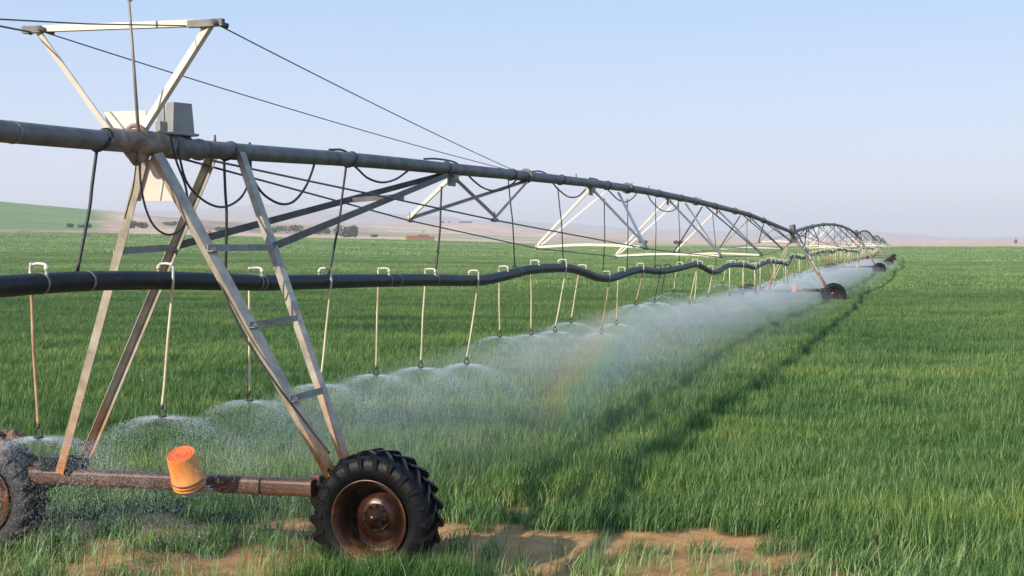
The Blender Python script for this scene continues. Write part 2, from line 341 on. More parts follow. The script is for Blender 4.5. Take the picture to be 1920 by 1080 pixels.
def span(k, label, stations=None):
    s0, s1 = k * SP, (k + 1) * SP
    if k < 0: s0, s1 = -22., 0.
    t = thing('truss_span', label, 'pipe span', MP(max(s0, -3), 0, 0), 'irrigation truss spans')
    bm = NB(); ss = np.linspace(s0 + (.12 if k >= 0 else 0), s1 - .12, 54); tube(bm, [MP(s, 0, pipe_z(s)) for s in ss], PR, 20 if k < 1 else 10); obj('pipe', bm, M['pipe'], t)
    if k < 0:
        for q in (-2.7, -2.15):
            bm = NB(); p = MP(q, 0, pipe_z(q)); tube(bm, [p - U * .012, p + U * .012], PR + .004, 20); obj('pipe_band', bm, M['band'], t)
        return t
    near = k == 0
    st = [6.8, 14.4, 22.0, 29.7, 37.3, 44.9]; W = [.65, 1.13, 1.37, 1.40, 1.15, .68]; D = [.73, 1.30, 1.58, 1.55, 1.28, .75]
    def K(i, sd): return MP(s0 + st[i], sd * W[i], pipe_z(s0 + st[i]) - D[i])
    for s in ([10.2, 17.5, 26, 33.5, 41] if k < 2 else []):
        bm = NB(); p = MP(s0 + s, 0, pipe_z(s0 + s)); 
        for o_ in (-.016, .016): tube(bm, [p + U * (o_ - .012), p + U * (o_ + .012)], PR + .042, 18)
        for j in range(8):
            a_ = j * math.pi / 4; c_ = p + V * math.cos(a_) * (PR + .026) + UP * math.sin(a_) * (PR + .026); tube(bm, [c_ - U * .045, c_ + U * .045], .009, 6)
        obj('pipe_flange', bm, M['pipe'], t)
    for sd in (-1, 1):
        bm = NB(); st0 = MP(s0 + ((.1 if sd < 0 else .45) if near else .5), sd * .05, pipe_z(s0 + .5) - PR - .02); st1 = MP(s1 - .6, sd * .05, pipe_z(s1 - .6) - PR - .03)
        tube(bm, [st0] + [K(i, sd) for i in range(6)] + [st1], .011 if near else .014, 8); obj('truss_rod', bm, M['rod'], t)
    def brace(a, b, w=.05, sd=1, pale=False):
        bm = NB()
        if pale: ell(bm, a, b, V * sd, w, U, w)
        else: angle_iron(bm, a, b, w, .007, UP, sd)
        obj('brace', bm, M['plate'] if pale else M['galv'], t)  # pale braces get a lighter colour to look sunlit
    for i in range(6):
        s = s0 + st[i]; pz = pipe_z(s)
        bm = NB(); box(bm, MP(s, 0, pz - PR - .085), .012, .30, .15, (V, U, UP)); box(bm, MP(s, 0, pz - PR - .006), .17, .30, .012, (V, U, UP)); box(bm, MP(s, .075, pz - PR - .06), .01, .16, .11, (V, U, UP)); obj('outlet_plate', bm, M['galv'], t)
        for sd in (-1, 1):
            kk = K(i, sd); kk2 = kk + UP * .02
            brace(kk2, MP(s + .02, sd * .03, pz - PR - .07), .05, sd, i in (1, 2, 3) or (i == 0 and sd < 0))
            fw = {0: 3.4, 1: 2.2, 2: 2.3, 3: -2.3, 4: -2.2, 5: -3.3}[i]
            if sd < 0 and i in (1, 2): fw = 1.3
            brace(kk2 + U * .05, MP(s + fw, sd * .04, pipe_z(s + fw) - PR - .03), .045, -sd, i in (1, 2))
            if near:
                bm = NB(); box(bm, kk, .05, .16, .05, (V, U, UP)); tube(bm, [kk - V * .06, kk + V * .06], .014, 6); tube(bm, [kk - UP * .03, kk + UP * .12], .010, 6); obj('truss_knot', bm, M['galv'], t)
        if i > 0 or not near:
            bm = NB(); a, b = K(i, -1), K(i, 1); pts = [a, a.lerp(b, .33) + UP * .045, a.lerp(b, .5) + UP * .05, a.lerp(b, .7) + UP * .04, b]
            for p, q in zip(pts, pts[1:]): angle_iron(bm, p, q, .05, .006, UP)
            obj('cross_strut', bm, M['plate'], t)
    return t

def wheel(parent, c, rub, side, near, r=.57, wd=.34):
    """lugged tyre on a dished rim, axle along U; c = centre of the near face plane"""
    wh = bpy.data.objects.new('wheel', None); COL.objects.link(wh); wh.parent = parent; wh.location = Vector(c) - Vector(parent.location)
    class P: pass
    def add(name, bm, m):
        bmesh.ops.recalc_face_normals(bm, faces=bm.faces); me = bpy.data.meshes.new(name); bmesh.ops.translate(bm, verts=bm.verts, vec=-Vector(c)); bm.to_mesh(me); bm.free(); me.materials.append(m)
        o = bpy.data.objects.new(name, me); COL.objects.link(o); o.parent = wh; return o
    c = Vector(c); n = 72 if near else 24
    bm = NB(); rr = r - .035
    prof = [(.05, .33), (.03, .345), (.006, .385), (0, .43), (.002, .47), (.016, rr - .012), (.05, rr + .002), (wd / 2, rr + .008), (wd - .05, rr + .002), (wd - .016, rr - .012), (wd - .002, .47), (wd, .43), (wd - .006, .385), (wd - .03, .345), (wd - .05, .33), (.05, .33)]
    lathe(bm, prof, c, U, n); 
    nl = 22 if near else 16
    for i in range(nl):
        for sd in (0, 1):
            a0 = 2 * math.pi * (i + .5 * sd) / nl; pr = []
            for kx in range(6):
                f = kx / 5; ang = a0 + f * .26; fo = -.012 + f * wd * .57; o_ = fo if sd == 0 else wd - fo
                rb = rr - .085 if kx == 0 else (rr - .02 if kx == 1 else rr)
                rt = r - .03 if kx == 0 else r + .008
                pr.append((o_, ang, rb - .01, rt))
            vs = []
            for o_, ang, rb, rt in pr:
                for da in (-.042, .042):
                    for q in (rb, rt):
                        tp = .75 if q == rt else 1
                        d = V * math.cos(ang + da * tp) + UP * math.sin(ang + da * tp); vs.append(bm.verts.new(c + U * o_ + d * q))
            for kx in range(5):
                b0 = kx * 4; b1 = b0 + 4
                for q in ((0, 1), (1, 3), (3, 2), (2, 0)): bm.faces.new((vs[b0 + q[0]], vs[b0 + q[1]], vs[b1 + q[1]], vs[b1 + q[0]]))
            bm.faces.new([vs[i_] for i_ in (0, 1, 3, 2)]); bm.faces.new([vs[-4 + i_] for i_ in (0, 2, 3, 1)])
    add('tyre', bm, rub)
    if side:
        bm = NB(); lathe(bm, [(.235, .295), (.24, .27), (.225, .215), (.175, .18), (.155, .12)], c, U, n); add('rim_disc', bm, M['disc'])
    bm = NB(); lathe(bm, [(.0, .352), (-.006, .345), (.0, .335), (.03, .322), (.05, .30), (.235, .295)] if side else
                     [(.0, .352), (-.006, .345), (.0, .335), (.02, .32), (.04, .30), (.07, .28), (.075, .2), (.06, .12)], c, U, n)
    lathe(bm, [(wd, .345), (wd - .03, .322), (wd - .05, .30), (.236 if side else .09, .296)], c, U, n)
    add('rim', bm, M['rust'] if near else M['disc'])
    bm = NB(); ho = .155 if side else .06
    lathe(bm, [(ho, .115), (ho - .010, .108), (ho - .012, .080), (ho - .05, .075), (ho - .055, .04), (ho - .08, .035), (ho - .083, .001)], c, U, 32)
    for j in range(9):
        a = 2 * math.pi * j / 9; p = c + (V * math.cos(a) + UP * math.sin(a)) * .10 + U * (ho - .014); tube(bm, [p, p - U * .025], .011, 6)
    tube(bm, [c + U * (ho + .02), c + U * (wd + .12)], .05, 12)
    add('hub', bm, M['hub'])
    return wh

dA = V * .35 + U * .94; dB = -V * .94 + U * .35
def tower(k, label, near=False):
    s0 = k * SP; g = TG[k]; zt = pipe_z(s0) if k == 0 else TT[k]
    t = thing('drive_tower', label, 'drive tower', MP(s0, 0, g), 'drive towers along the machine')
    dz = lambda l: (l - 1.95) * .022 + g          # the tower leans a little to its far side
    P = lambda s, l, z: MP(s0 + s, l, z + dz(l))
    bm = NB(); a, b = P(0, -1.72, .79), P(0, 1.36, .79)
    w_, h_, th = .12, .15, .01
    prism(bm, a, b, [(w_ * .55 * math.copysign(abs(math.cos(q)) ** .6, math.cos(q)), h_ * .52 * math.copysign(abs(math.sin(q)) ** .6, math.sin(q))) for q in np.linspace(0, 2 * math.pi, 20, endpoint=False)])
    for l in (-1.64, 1.34): box(bm, P(.22, l, .76), .10, .36, .26, (V, U, UP))
    for l in (-1.95, 1.62): box(bm, P(.31, l, .76), .60, .10, .20, (V, U, UP))
    obj('base_beam', bm, M['beam'], t, bevel=.006)
    bm = NB(); tube(bm, [P(.02, -1.28, .93), P(.02, -1.10, .92)], .075, 14); box(bm, P(.02, -1.42, .90), .16, .16, .16, (V, U, UP)); tube(bm, [P(.02, -1.10, .92), P(.02, -1.04, .92)], .03, 8); obj('drive_motor', bm, M['hose'], t)
    for l in (-2.15, 1.95): 
        wheel(t, MP(s0 - .15, l, g + .56 + (l - 1.95) * .022), M['rubber'] if l > 0 else M['mudrubber'], l > 0, near)
        bm = NB(); ll = l; box(bm, P(.33, ll, .60), .22, .16, .30, (V, U, UP)); tube(bm, [P(.2, ll, .56), P(.40, ll, .56)], .11, 16); obj('gearbox', bm, M['hub'], t)
    bm = NB(); tube(bm, [P(.10, -2.0, .76), P(.10, 1.8, .76)], .016, 8); obj('drive_shaft', bm, M['beam'], t)
    zt_ = zt
    top = lambda s, l, z: MP(s0 + s, l, z)
    fl_t, fl_b = top(-.5, -.05, zt_ - .10), P(-.13, -1.28, .86)
    fr_t, fr_b = top(-.5, .09, zt_ - .10), P(-.13, 1.62, .86)
    rl_t, rl_b = top(.72, -.07, zt_ - .03), P(.13, -1.16, .86)
    rr_t, rr_b = top(.92, .09, zt_ + .02), P(.13, 1.66, .86)
    lw = .105 if near else .10
    for (a, b, d1, w1, d2, w2) in ((fl_t, fl_b, V, .085, U, .08), (fr_t, fr_b, dA, .105, dB, .075), (rl_t, rl_b, -dA, .095, -dB, .065), (rr_t, rr_b, dA, .07, dB, .075)):
        bm = NB(); ell(bm, a, b, d1, w1, d2, w2, .008)
        obj('leg', bm, M['leg'], t, origin=(MP(s0, 0, g)))
    def onleg(a, b, z): f = (z - a.z) / (b.z - a.z); return a.lerp(b, f)
    zs = g + 2.86
    for (a, b), (c, d) in (((fl_t, fl_b), (rl_t, rl_b)), ((fr_t, fr_b), (rr_t, rr_b))):
        bm = NB(); angle_iron(bm, onleg(a, b, zs - (0 if a is fr_t else .03)), onleg(c, d, zs), .06, .007, UP); obj('leg_strut', bm, M['galv'], t)
    for z in (g + 2.20, g + 1.56):
        bm = NB(); angle_iron(bm, onleg(fr_t, fr_b, z), onleg(rr_t, rr_b, z + .02), .05, .006, UP); obj('leg_strut', bm, M['galv'], t)
    # knee braces out to the first truss plate
    e = MP(s0 + 6.55, 0, pipe_z(s0 + 6.6) - PR - .05)
    a1, a2 = onleg(rl_t, rl_b, zs), onleg(rr_t, rr_b, zs)
    if k < len(TG) - 1:
        for a_, sd in ((a1, -1), (a2, 1)):
            bm = NB(); ell(bm, a_, e + V * sd * .05, UP, .075, -V, .07, .008); obj('knee_brace', bm, M['shaded'], t)
        bm = NB(); angle_iron(bm, a1.lerp(e, .57), a2.lerp(e, .62), .06, .007, UP); box(bm, a2.lerp(e, .66), .04, .12, .09, (V, U, UP)); obj('brace_tie', bm, M['galv'], t)
    # joint body on the pipe
    bm = NB(); lathe(bm, [(-1.05, PR + .001), (-.95, PR + .01), (-.78, PR + .012), (-.62, PR + .03), (-.45, PR + .028), (-.3, PR + .02), (-.14, PR + .004)], MP(s0, 0, zt_), U, 24)
    tube(bm, [MP(s0 - .80, 0, zt_ - .06), MP(s0 - .62, 0, zt_ - .15), MP(s0 - .5, 0, zt_ - .10)], [.03, .06, .05], 12)
    obj('pipe_joint', bm, M['rust_pipe'], t)
    bm = NB(); lathe(bm, [(-.14, PR + .004), (-.12, PR + .03), (.12, PR + .03), (.14, PR + .004), (.30, PR + .003), (.32, PR + .018), (.36, PR + .018), (.38, PR + .003)], MP(s0, 0, zt_), U, 24); obj('pipe_collar', bm, M['pipe'], t)
    def plate(pts, th=.008, name='gusset_plate', m=M['plate']):
        bm = NB(); v0 = [bm.verts.new(Vector(p)) for p in pts]; v1 = [bm.verts.new(Vector(p) + U * th) for p in pts]; n = len(pts)
        for i in range(n): bm.faces.new((v0[i], v0[(i + 1) % n], v1[(i + 1) % n], v1[i]))
        bm.faces.new(v0[::-1]); bm.faces.new(v1); obj(name, bm, m, t)
    plate([top(-.46, -.10, zt_ - .14), top(-.46, .12, zt_ - .14), onleg(fr_t, fr_b, zt_ - .50) + U * .03 - V * .01, onleg(fl_t, fl_b, zt_ - .50) + U * .03], m=M['plate'] if near else M['shaded'])
    # control box
    bm = NB(); cz = zt_ + .10
    box(bm, top(.0, .02, cz + .155), .24, .13, .28, (dA, dB, UP), .84); box(bm, top(.0, .02, cz + .012), .30, .18, .024, (dA, dB, UP)); obj('control_box', bm, M['box'] if near else M['shaded'], t, bevel=.006)
    bm = NB(); box(bm, top(-.06, -.13, cz + .15), .012, .10, .24, (dA, dB, UP)); box(bm, top(-.10, -.08, cz + .06), .12, .07, .12, (dA, dB, UP)); obj('box_bracket', bm, M['box'] if near else M['shaded'], t)
    if near:
        plate([top(-.44, -.46, 4.09), top(-.44, -.03, 4.09), top(-.44, -.03, 3.86), top(-.44, -.40, 3.86)])
        sF = -.5
        TL, TR = top(sF, -1.10, 4.84), top(sF, .68, 4.80)
        BL, BR = top(sF, -.33, zt_ + .10), top(sF, .0, zt_ + .12)
        for a_, b_, w1, w2 in ((TL, BL, .02, .065), (TR, BR, .045, .085)):
            bm = NB(); ell(bm, a_, b_, dA, w1, dB, w2); obj('mast_arm', bm, M['plate'], t)
        bm = NB(); angle_iron(bm, TL - UP * .02, TR - UP * .02 - V * .05, .055, .007, U, 1); obj('mast_crossbar', bm, M['plate'], t)
        for T_, ln in ((TL, .20), (TR, .34)):
            bm = NB(); box(bm, T_ + V * (-.06), ln, .05, .06, (V, U, UP)); tube(bm, [T_ - V * .16 + UP * .02, T_ - V * .16 - UP * .0 + U * .1], .03, 8)
            tube(bm, [T_ + V * .04 - U * .06, T_ + V * .10 + U * .08 - UP * .02], .025, 8); obj('cable_clamp', bm, M['rod'], t)
        # marker rod
        bm = NB(); p0 = un(263, 300, 10.74); p1 = un(250, 110, 10.72); p2 = un(238, -45, 10.70)
        tube(bm, [p0, p1, p2], [.016, .013, .011], 8); obj('marker_rod', bm, M['galv'], t)
        bm = NB(); bmesh.ops.create_uvsphere(bm, u_segments=14, v_segments=10, radius=.03, matrix=Matrix.Translation(un(243, -3, 10.71))); obj('rod_lamp', bm, M['white'], t)
        for sx in (-.1, .0, .1):
            pass
        bm = NB()
        for i in range(5): tube(bm, [top(-.53, -.2 + i * .06, zt_ + .12 - i * .012), top(-.50, -.2 + i * .06, zt_ + .12 - i * .012)], .011, 6)
        tube(bm, smooth([top(-.62, -.12, zt_ + .07), top(-.60, -.06, zt_ + .14), top(-.56, .02, zt_ + .12), top(-.5, .08, zt_ + .02)]), .02, 8)
        obj('bolts', bm, M['rust_pipe'], t)
        # loose cables of the tower
        Yf = 10.95
        for name, pts, r_, m_ in (
            ('cable_loop', [(331, 255, 11.1), (338, 300, 11.1), (352, 345, 11.1), (385, 378, 11.3), (420, 388, 11.6), (452, 370, 12.0), (468, 335, 12.4), (470, 300, 12.6), (466, 272, 12.65)], .011, 'cable'),
            ('cable_loop', [(262, 305, 10.7), (264, 345, 10.7), (273, 390, 10.75), (290, 425, 10.8), (315, 440, 10.85), (338, 430, 10.9), (352, 400, 10.95), (348, 350, 11.0), (330, 300, 11.1), (320, 255, 11.1)], .010, 'cable'),
            ('leg_cable', [(352, 395, 11.0), (366, 425, 11.0), (395, 490, 10.95), (425, 560, 10.85), (455, 625, 10.8), (490, 680, 10.75), (525, 730, 10.7), (560, 775, 10.7), (590, 815, 10.68), (618, 850, 10.65)], .010, 'cable'),
            ('leg_cable', [(256, 300, 10.75), (250, 350, 10.8), (242, 380, 10.85), (234, 410, 10.9)], .006, 'cable')):
            bm = NB(); tube(bm, smooth([un(*p) for p in pts]), r_, 8); obj(name, bm, M[m_], t)
    return t

tower(0, 'nearest drive tower with big lugged tyre, control box and triangular mast on top', True)
tower(1, 'second drive tower, its right wheel standing clear in the green crop')
tower(2, 'third drive tower far along, small dark wheel at the edge of the mist')
tower(3, 'fourth drive tower, tiny wheel just beyond the third tower')
tower(4, 'fifth drive tower, a faint wheel near the end of the machine')
tower(5, 'last drive tower, barely visible at the far tip of the machine')
span(-1, 'grey pipe section entering at left edge, running up to the nearest tower')
span(0, 'long nearest pipe span bowed upward with truss rods and knotted struts below')
span(1, 'second pipe span arching beyond the second tower')
span(2, 'third pipe span, small arch beyond the third tower')
span(3, 'fourth pipe span, tiny hump beyond the fourth tower')
span(4, 'farthest pipe span, faint hump at the end of the machine')

# buckets over the motors
def bucket(c, top, r0, r1, label, near=True):
    axis = (Vector(top) - Vector(c)); Lh = axis.length; ax = axis.normalized(); bm = NB(); n = 40 if near else 16
    prof = [(0, r0 - .006), (0, r0 + .004), (.012, r0 + .004), (.014, r0), (.035, r0 - .001), (.037, r0 + .007), (.047, r0 + .007), (.049, r0 - .001), (.07, r0 - .003), (.072, r0 + .004), (.08, r0 + .004), (.082, r0 - .003)]
    lathe(bm, prof + [(Lh - .012, r1), (Lh, r1 - .006)], c, ax, n)
    o = obj('bucket', bm, M['orange'], origin=Vector(c)); bm = NB()
    lathe(bm, [(Lh, r1 - .006), (Lh - .001, r1 - .016), (Lh - .006, r1 - .02), (Lh - .006, r1 * .72), (Lh - .003, r1 * .70), (Lh - .006, r1 * .68), (Lh - .006, r1 * .42), (Lh - .003, r1 * .40), (Lh - .006, r1 * .38), (Lh - .006, .001)], c, ax, n)
    obj('bucket_base', bm, M['orange_top'], o); tag(o, label, 'bucket', 'orange buckets over the tower motors')
    if near:
        bm = NB(); a, b = frame(ax); ctr = Vector(c) + ax * .06
        pts = [ctr + (a * math.cos(q) * (r0 + .012) + Vector(b) * math.sin(q) * (r0 + .012)) - ax * .02 * math.sin(q) for q in np.linspace(math.pi * .95, math.pi * 2.05, 16)]
        tube(bm, pts, .004, 6); obj('handle', bm, M['wire'], o)
bucket(un(355, 908, 11.0), un(339, 851, 10.86) , .142, .126, 'upturned orange bucket tilted on the near rusty beam')
for k, lb in ((1, 'small faded orange bucket on the second tower beam'), (2, 'tiny pale orange bucket on the third tower beam')):
    c = MP(k * SP - .14, .1, TG[k] + .68); bucket(c, c + UP * .36, .14, .12, lb, False)
# clamp and motor under the near bucket
bm = NB(); p = un(383, 917, 11.05); box(bm, p, .10, .05, .06, (V, U, UP)); tube(bm, [p - V * .06, p + V * .09 - UP * .01], .022, 10); box(bm, un(360, 929, 11.02), .13, .1, .015, (V, U, UP))
tag(obj('motor_bracket', bm, M['galv'], origin=p), 'small grey metal bracket beside the near orange bucket on the beam', 'bracket')

# stay wires
def wirething(name, pts, r, label, m='wire', cat='wire', group=None):
    bm = NB(); tube(bm, pts, r, 6); o = obj(name, bm, M[m], origin=Vector(pts[0])); tag(o, label, cat, group); return o
TR = MP(-.5, .72, 4.79); TL = MP(-.5, -1.06, 4.82); g_ = 'stay wires from the mast'
e1 = online(965, 320)
def sag(a, b, d, n=14): return [Vector(a).lerp(Vector(b), t) - UP * d * 4 * t * (1 - t) for t in np.linspace(0, 1, n)]
wirething('stay_wire', sag(TR, e1, .03), .006, 'steel wire running from the right mast tip down to the pipe', group=g_)
wirething('stay_wire', sag(TL, e1 - V * .05, .05), .006, 'steel wire running from the left mast tip down to the pipe', group=g_)
q = un(0, 36, 8.6); wirething('stay_wire', [TR - V * .3, TR - V * .3 + (q - TR) * .5 + UP * .0, q, q + (q - TR) * 1.5], .006, 'upper wire leaving the right mast tip toward the left edge', group=g_)
q = un(0, 49, 10.7); wirething('stay_wire', [TL - V * .12, q, q + (q - TL) * 2.5], .009, 'short thick wire leaving the left mast tip toward the left edge', group=g_)

# ------------------------------------------------------------------ the black boom hose and its straps
hp = [(-160, 548), (-60, 541), (0, 536), (150, 527), (300, 526), (420, 529), (500, 530), (600, 528), (700, 526), (790, 525), (860, 526), (900, 525), (940, 517), (980, 507), (1020, 503), (1060, 503), (1090, 511), (1115, 520), (1140, 522), (1165, 514), (1195, 506), (1225, 509), (1245, 508), (1270, 503), (1300, 496), (1312, 500), (1332, 510), (1345, 508), (1362, 498), (1380, 497), (1396, 498), (1412, 502), (1425, 496), (1440, 490), (1455, 492), (1466, 493), (1474, 495), (1483, 482), (1492, 481), (1502, 484)]
HS = [s_of_px(a) for a, b in hp]; HZs = [online(a, b).z for a, b in hp]
s = HS[-1] + 2.2; r2 = random.Random(5)
while s < 225: HS.append(s); HZs.append((pipe_z(s) - 1.55 + (r2.random() - .5) * .34) * .5 + .5 * 2.05); s += 3.0
hs, hz = np.array(HS), np.array(HZs)
hpts = smooth([MP(a, 0, b) for a, b in zip(HS, HZs)], 7)
def hose_z(s): 
    i = int(np.argmin([abs((p - C1).dot(U) - s) for p in hpts])); return hpts[i].z
hose = thing('boom_hose', 'thick black wavy hose hung below the pipe with pale bands', 'hose', (C1.x, C1.y, 2.4))
bm = NB(); tube(bm, hpts, .082, 16); obj('hose', bm, M['hose'], hose)
for px in (62, 150, 470, 478, 716, 735, 806, 965, 1002):
    s = s_of_px(px); bm = NB(); z = hose_z(s); tube(bm, [MP(s - .012, 0, z), MP(s + .012, 0, z)], .0855, 18); obj('band', bm, M['band'], hose)
for a, b in (((181, 285), (145, 508)), ((420, 299), (423, 508)), ((649, 312), (618, 510)), ((828, 350), (817, 512)), ((953, 338), (965, 497)), ((1046, 352), (1056, 490)), ((1133, 372), (1131, 508)), ((1176, 372), (1176, 500)), ((1229, 372), (1228, 498)), ((1272, 380), (1274, 492)), ((1336, 400), (1343, 495)), ((1401, 412), (1398, 490)), ((1510, 436), (1508, 478))):
    A, B = online(*a), online(*b); bm = NB(); mid = A.lerp(B, .5) + V * .02
    tube(bm, smooth([A, A.lerp(B, .3) + V * .01, mid, B]), .014 if a[0] < 900 else .011, 8)
    tube(bm, [B + U * .10 - UP * .04, B, B - U * .10 - UP * .04], .011, 6)
    obj('strap', bm, M['cable'], hose)
    s = (A - C1).dot(U); z = pipe_z(s); bm = NB(); tube(bm, [MP(s, 0, z) + (V * math.cos(q) + UP * math.sin(q)) * (PR + .007) + U * .05 * math.sin(q) for q in np.linspace(0, 2 * math.pi, 25)], .011, 6); obj('pipe_tie', bm, M['cable'], hose)
for s in np.arange(60, 150, 6.2):
    bm = NB(); tube(bm, [MP(s, 0, pipe_z(s) - PR), MP(s, 0, hose_z(s))], .012, 6); obj('strap', bm, M['cable'], hose)

# ------------------------------------------------------------------ power cable draped along the pipe
pc = [(412, 268, -.02), (428, 266, .05), (436, 292, .11), (432, 300, .09)]
def drape(pts, label):
    bm = NB(); tube(bm, smooth([online(a, b, o) for a, b, o in pts], 7), .0135, 8)
    o = obj('power_cable', bm, M['cable'], origin=online(*pts[0][:2])); tag(o, label, 'cable', 'cables draped along the nearest span')
drape([(468, 268, .02), (472, 290, .12), (468, 310, .12), (476, 338, .1), (495, 365, .1), (525, 382, .1), (550, 378, .1), (572, 352, .1), (585, 322, .08), (591, 300, .1)], 'deep cable loop hanging below the pipe just right of the nearest tower')
drape([(617, 281, .0), (640, 281, .03), (655, 290, .12), (660, 306, .12), (672, 318, .1), (690, 334, .1), (716, 342, .1), (742, 336, .1), (765, 320, .1)], 'shallow cable loop under the pipe left of the first truss plate')
drape([(795, 298, .0), (820, 298, .04), (852, 304, .1), (870, 318, .12), (885, 336, .1), (910, 354, .1), (938, 357, .1), (960, 345, .1), (972, 334, .12), (990, 324, .1), (1012, 321, .04), (1030, 330, .1), (1038, 345, .12), (1048, 356, .1), (1066, 369, .1), (1084, 368, .1), (1098, 355, .08)], 'long cable looping over and under the pipe between first and second truss plates')
drape([(1105, 334, .0), (1120, 337, .08), (1134, 350, .12), (1146, 362, .1), (1160, 375, .1), (1175, 378, .1), (1190, 368, .08), (1200, 352, .1), (1212, 362, .12), (1222, 378, .1), (1240, 394, .1), (1258, 396, .1), (1270, 388, .1), (1273, 372, .1), (1285, 368, .0), (1310, 378, .05), (1330, 385, .0)], 'cable looping under the pipe beyond the second truss plate')
bm = NB()
for px in (395, 1075, 1180, 1212, 1310):
    p = online(px, 0); s = (p - C1).dot(U); z = pipe_z(s); tube(bm, [MP(s, 0, z + PR - .01), MP(s, 0, z + PR + .06)], .012, 6)
sp = [o for o in COL.objects if o.name.startswith('truss_span')]
obj('outlet_plug', bm, M['pipe'], sp[1])

# ------------------------------------------------------------------ sprinklers
NOZ = []
def nozzle_bm(bm, p, k=1.0):
    tube(bm, [p + UP * .05, p + UP * .015], .013 * k, 8)
    ang = np.linspace(0, 2 * math.pi, 15)
    tube(bm, [p + (V * math.cos(a) * .032 + UP * (math.sin(a) * .034 - .015)) * k for a in ang], .006 * k, 6)
    lathe(bm, [(0, .001), (0, .034 * k), (-.008, .036 * k), (-.016, .02 * k), (-.03, .018 * k), (-.032, .001)], p - UP * .04 * k, UP, 12)
def sprinkler(px0, px1, py1, sd, label, m='tan', black=False):
    """gooseneck on the hose, drop tube, black spray head. sd: +1 hangs on the near side of the hose"""
    off = sd * .10; s = s_of_px(px0 - V.x * off * F / (CONST / (1752 - px0)) - off * V.y * (px0 - 960) * 0); z = hose_z(s)
    top = MP(s, 0, z + .07); t = thing('sprinkler', label, 'sprinkler', top, 'sprinklers hanging from the black hose')
    Yd = top.y - V.y * 0 + (V * off).y
    end = un(px1, py1, Yd - .0)
    o_ = MP(s, off, z); end = Vector((end.x, end.y, end.z))
    sh = end - MP(s, off, end.z)
    bm = NB(); wm = M['cable'] if black else M['white']
    back = MP(s, -off * .6, z + .02)
    tube(bm, smooth([MP(s, -off * .45, z + .04), MP(s, -off * .5, z + .125), MP(s, -off * .2, z + .15), MP(s, off * .6, z + .15), MP(s, off, z + .125), MP(s, off, z + .06), MP(s, off, z - .02)], 4), .0125, 8)
    tube(bm, [MP(s, -off * .5, z + .10), MP(s, -off * .48, z + .135)], .02, 8); tube(bm, [MP(s, off * .8, z + .15), MP(s, off * 1.0, z + .143)], .018, 8)
    obj('gooseneck', bm, wm, t)
    bm = NB(); a = MP(s, off, z - .0); mid = a.lerp(end, .45) + U * random.uniform(-.008, .008) + V * random.uniform(-.006, .006)
    pts = smooth([a, a.lerp(end, .15), mid, a.lerp(end, .8), end + UP * .05], 4)
    tube(bm, pts, .0125, 8); obj('drop_tube', bm, M['cable'] if black else M[m], t)
    bm = NB(); nozzle_bm(bm, end, 1.1); obj('spray_head', bm, M['nozzle'], t)
    NOZ.append(end)
SPK = [(40, 72, 808, -1, 'leftmost sprinkler drop with rusty tube, hanging beside the left wheel', 'rusttube'),
       (314, 304, 770, 1, 'sprinkler drop with white gooseneck in front of the hose, between the tower legs', 'tan'),
       (455, 468, 742, -1, 'sprinkler drop hanging between the two right legs of the nearest tower', 'tan'),
       (612, 602, 712, 1, 'sprinkler drop with white gooseneck over the hose, first right of the nearest tower', 'tan'),
       (700, 705, 695, -1, 'second sprinkler drop right of the nearest tower, pale straight tube', 'tan'),
       (789, 789, 682, -1, 'third sprinkler drop right of the nearest tower, straight cream tube', 'tan'),
       (890, 875, 676, 1, 'sprinkler drop with ring shaped head where the hose starts to rise', 'tan'),
       (929, 937, 625, -1, 'sprinkler drop on the rising part of the hose left of its first hump', 'tan'),
       (989, 996, 622, -1, 'sprinkler drop with tall white gooseneck at the left of the first hump', 'tan'),
       (1056, 1041, 616, 1, 'sprinkler drop leaning left at the crest of the first hose hump', 'tan'),
       (1080, 1071, 600, -1, 'short sprinkler drop on the falling side of the first hose hump', 'tan'),
       (1138, 1128, 620, 1, 'rust stained sprinkler drop at the first dip of the hose', 'rusttube'),
       (1155, 1156, 603, -1, 'straight pale sprinkler drop just right of the first hose dip', 'tan'),
       (1202, 1192, 567, 1, 'rusty sprinkler drop on the second hump of the hose', 'rusttube')]
for a in SPK: sprinkler(a[0], a[1], a[2], a[3], a[4], a[5])
sprinkler(1234, 1227, 563, 1, 'black tubed sprinkler drop, left of the black pair', black=True)
sprinkler(1243, 1241, 552, -1, 'black tubed sprinkler drop, right of the black pair', black=True)
for a in ((1266, 1263, 545, -1, 'pale sprinkler drop just right of the black pair'), (1304, 1293, 566, 1, 'leaning sprinkler drop at the third hump, longest tube there'),
          (1304.5, 1302, 566, -1, 'straight sprinkler drop at the third hump beside the leaning one'), (1333, 1328, 553, 1, 'sprinkler drop at the sharp second dip of the hose'),
          (1360, 1355, 530, -1, 'short pale sprinkler drop after the second dip')): sprinkler(*a)
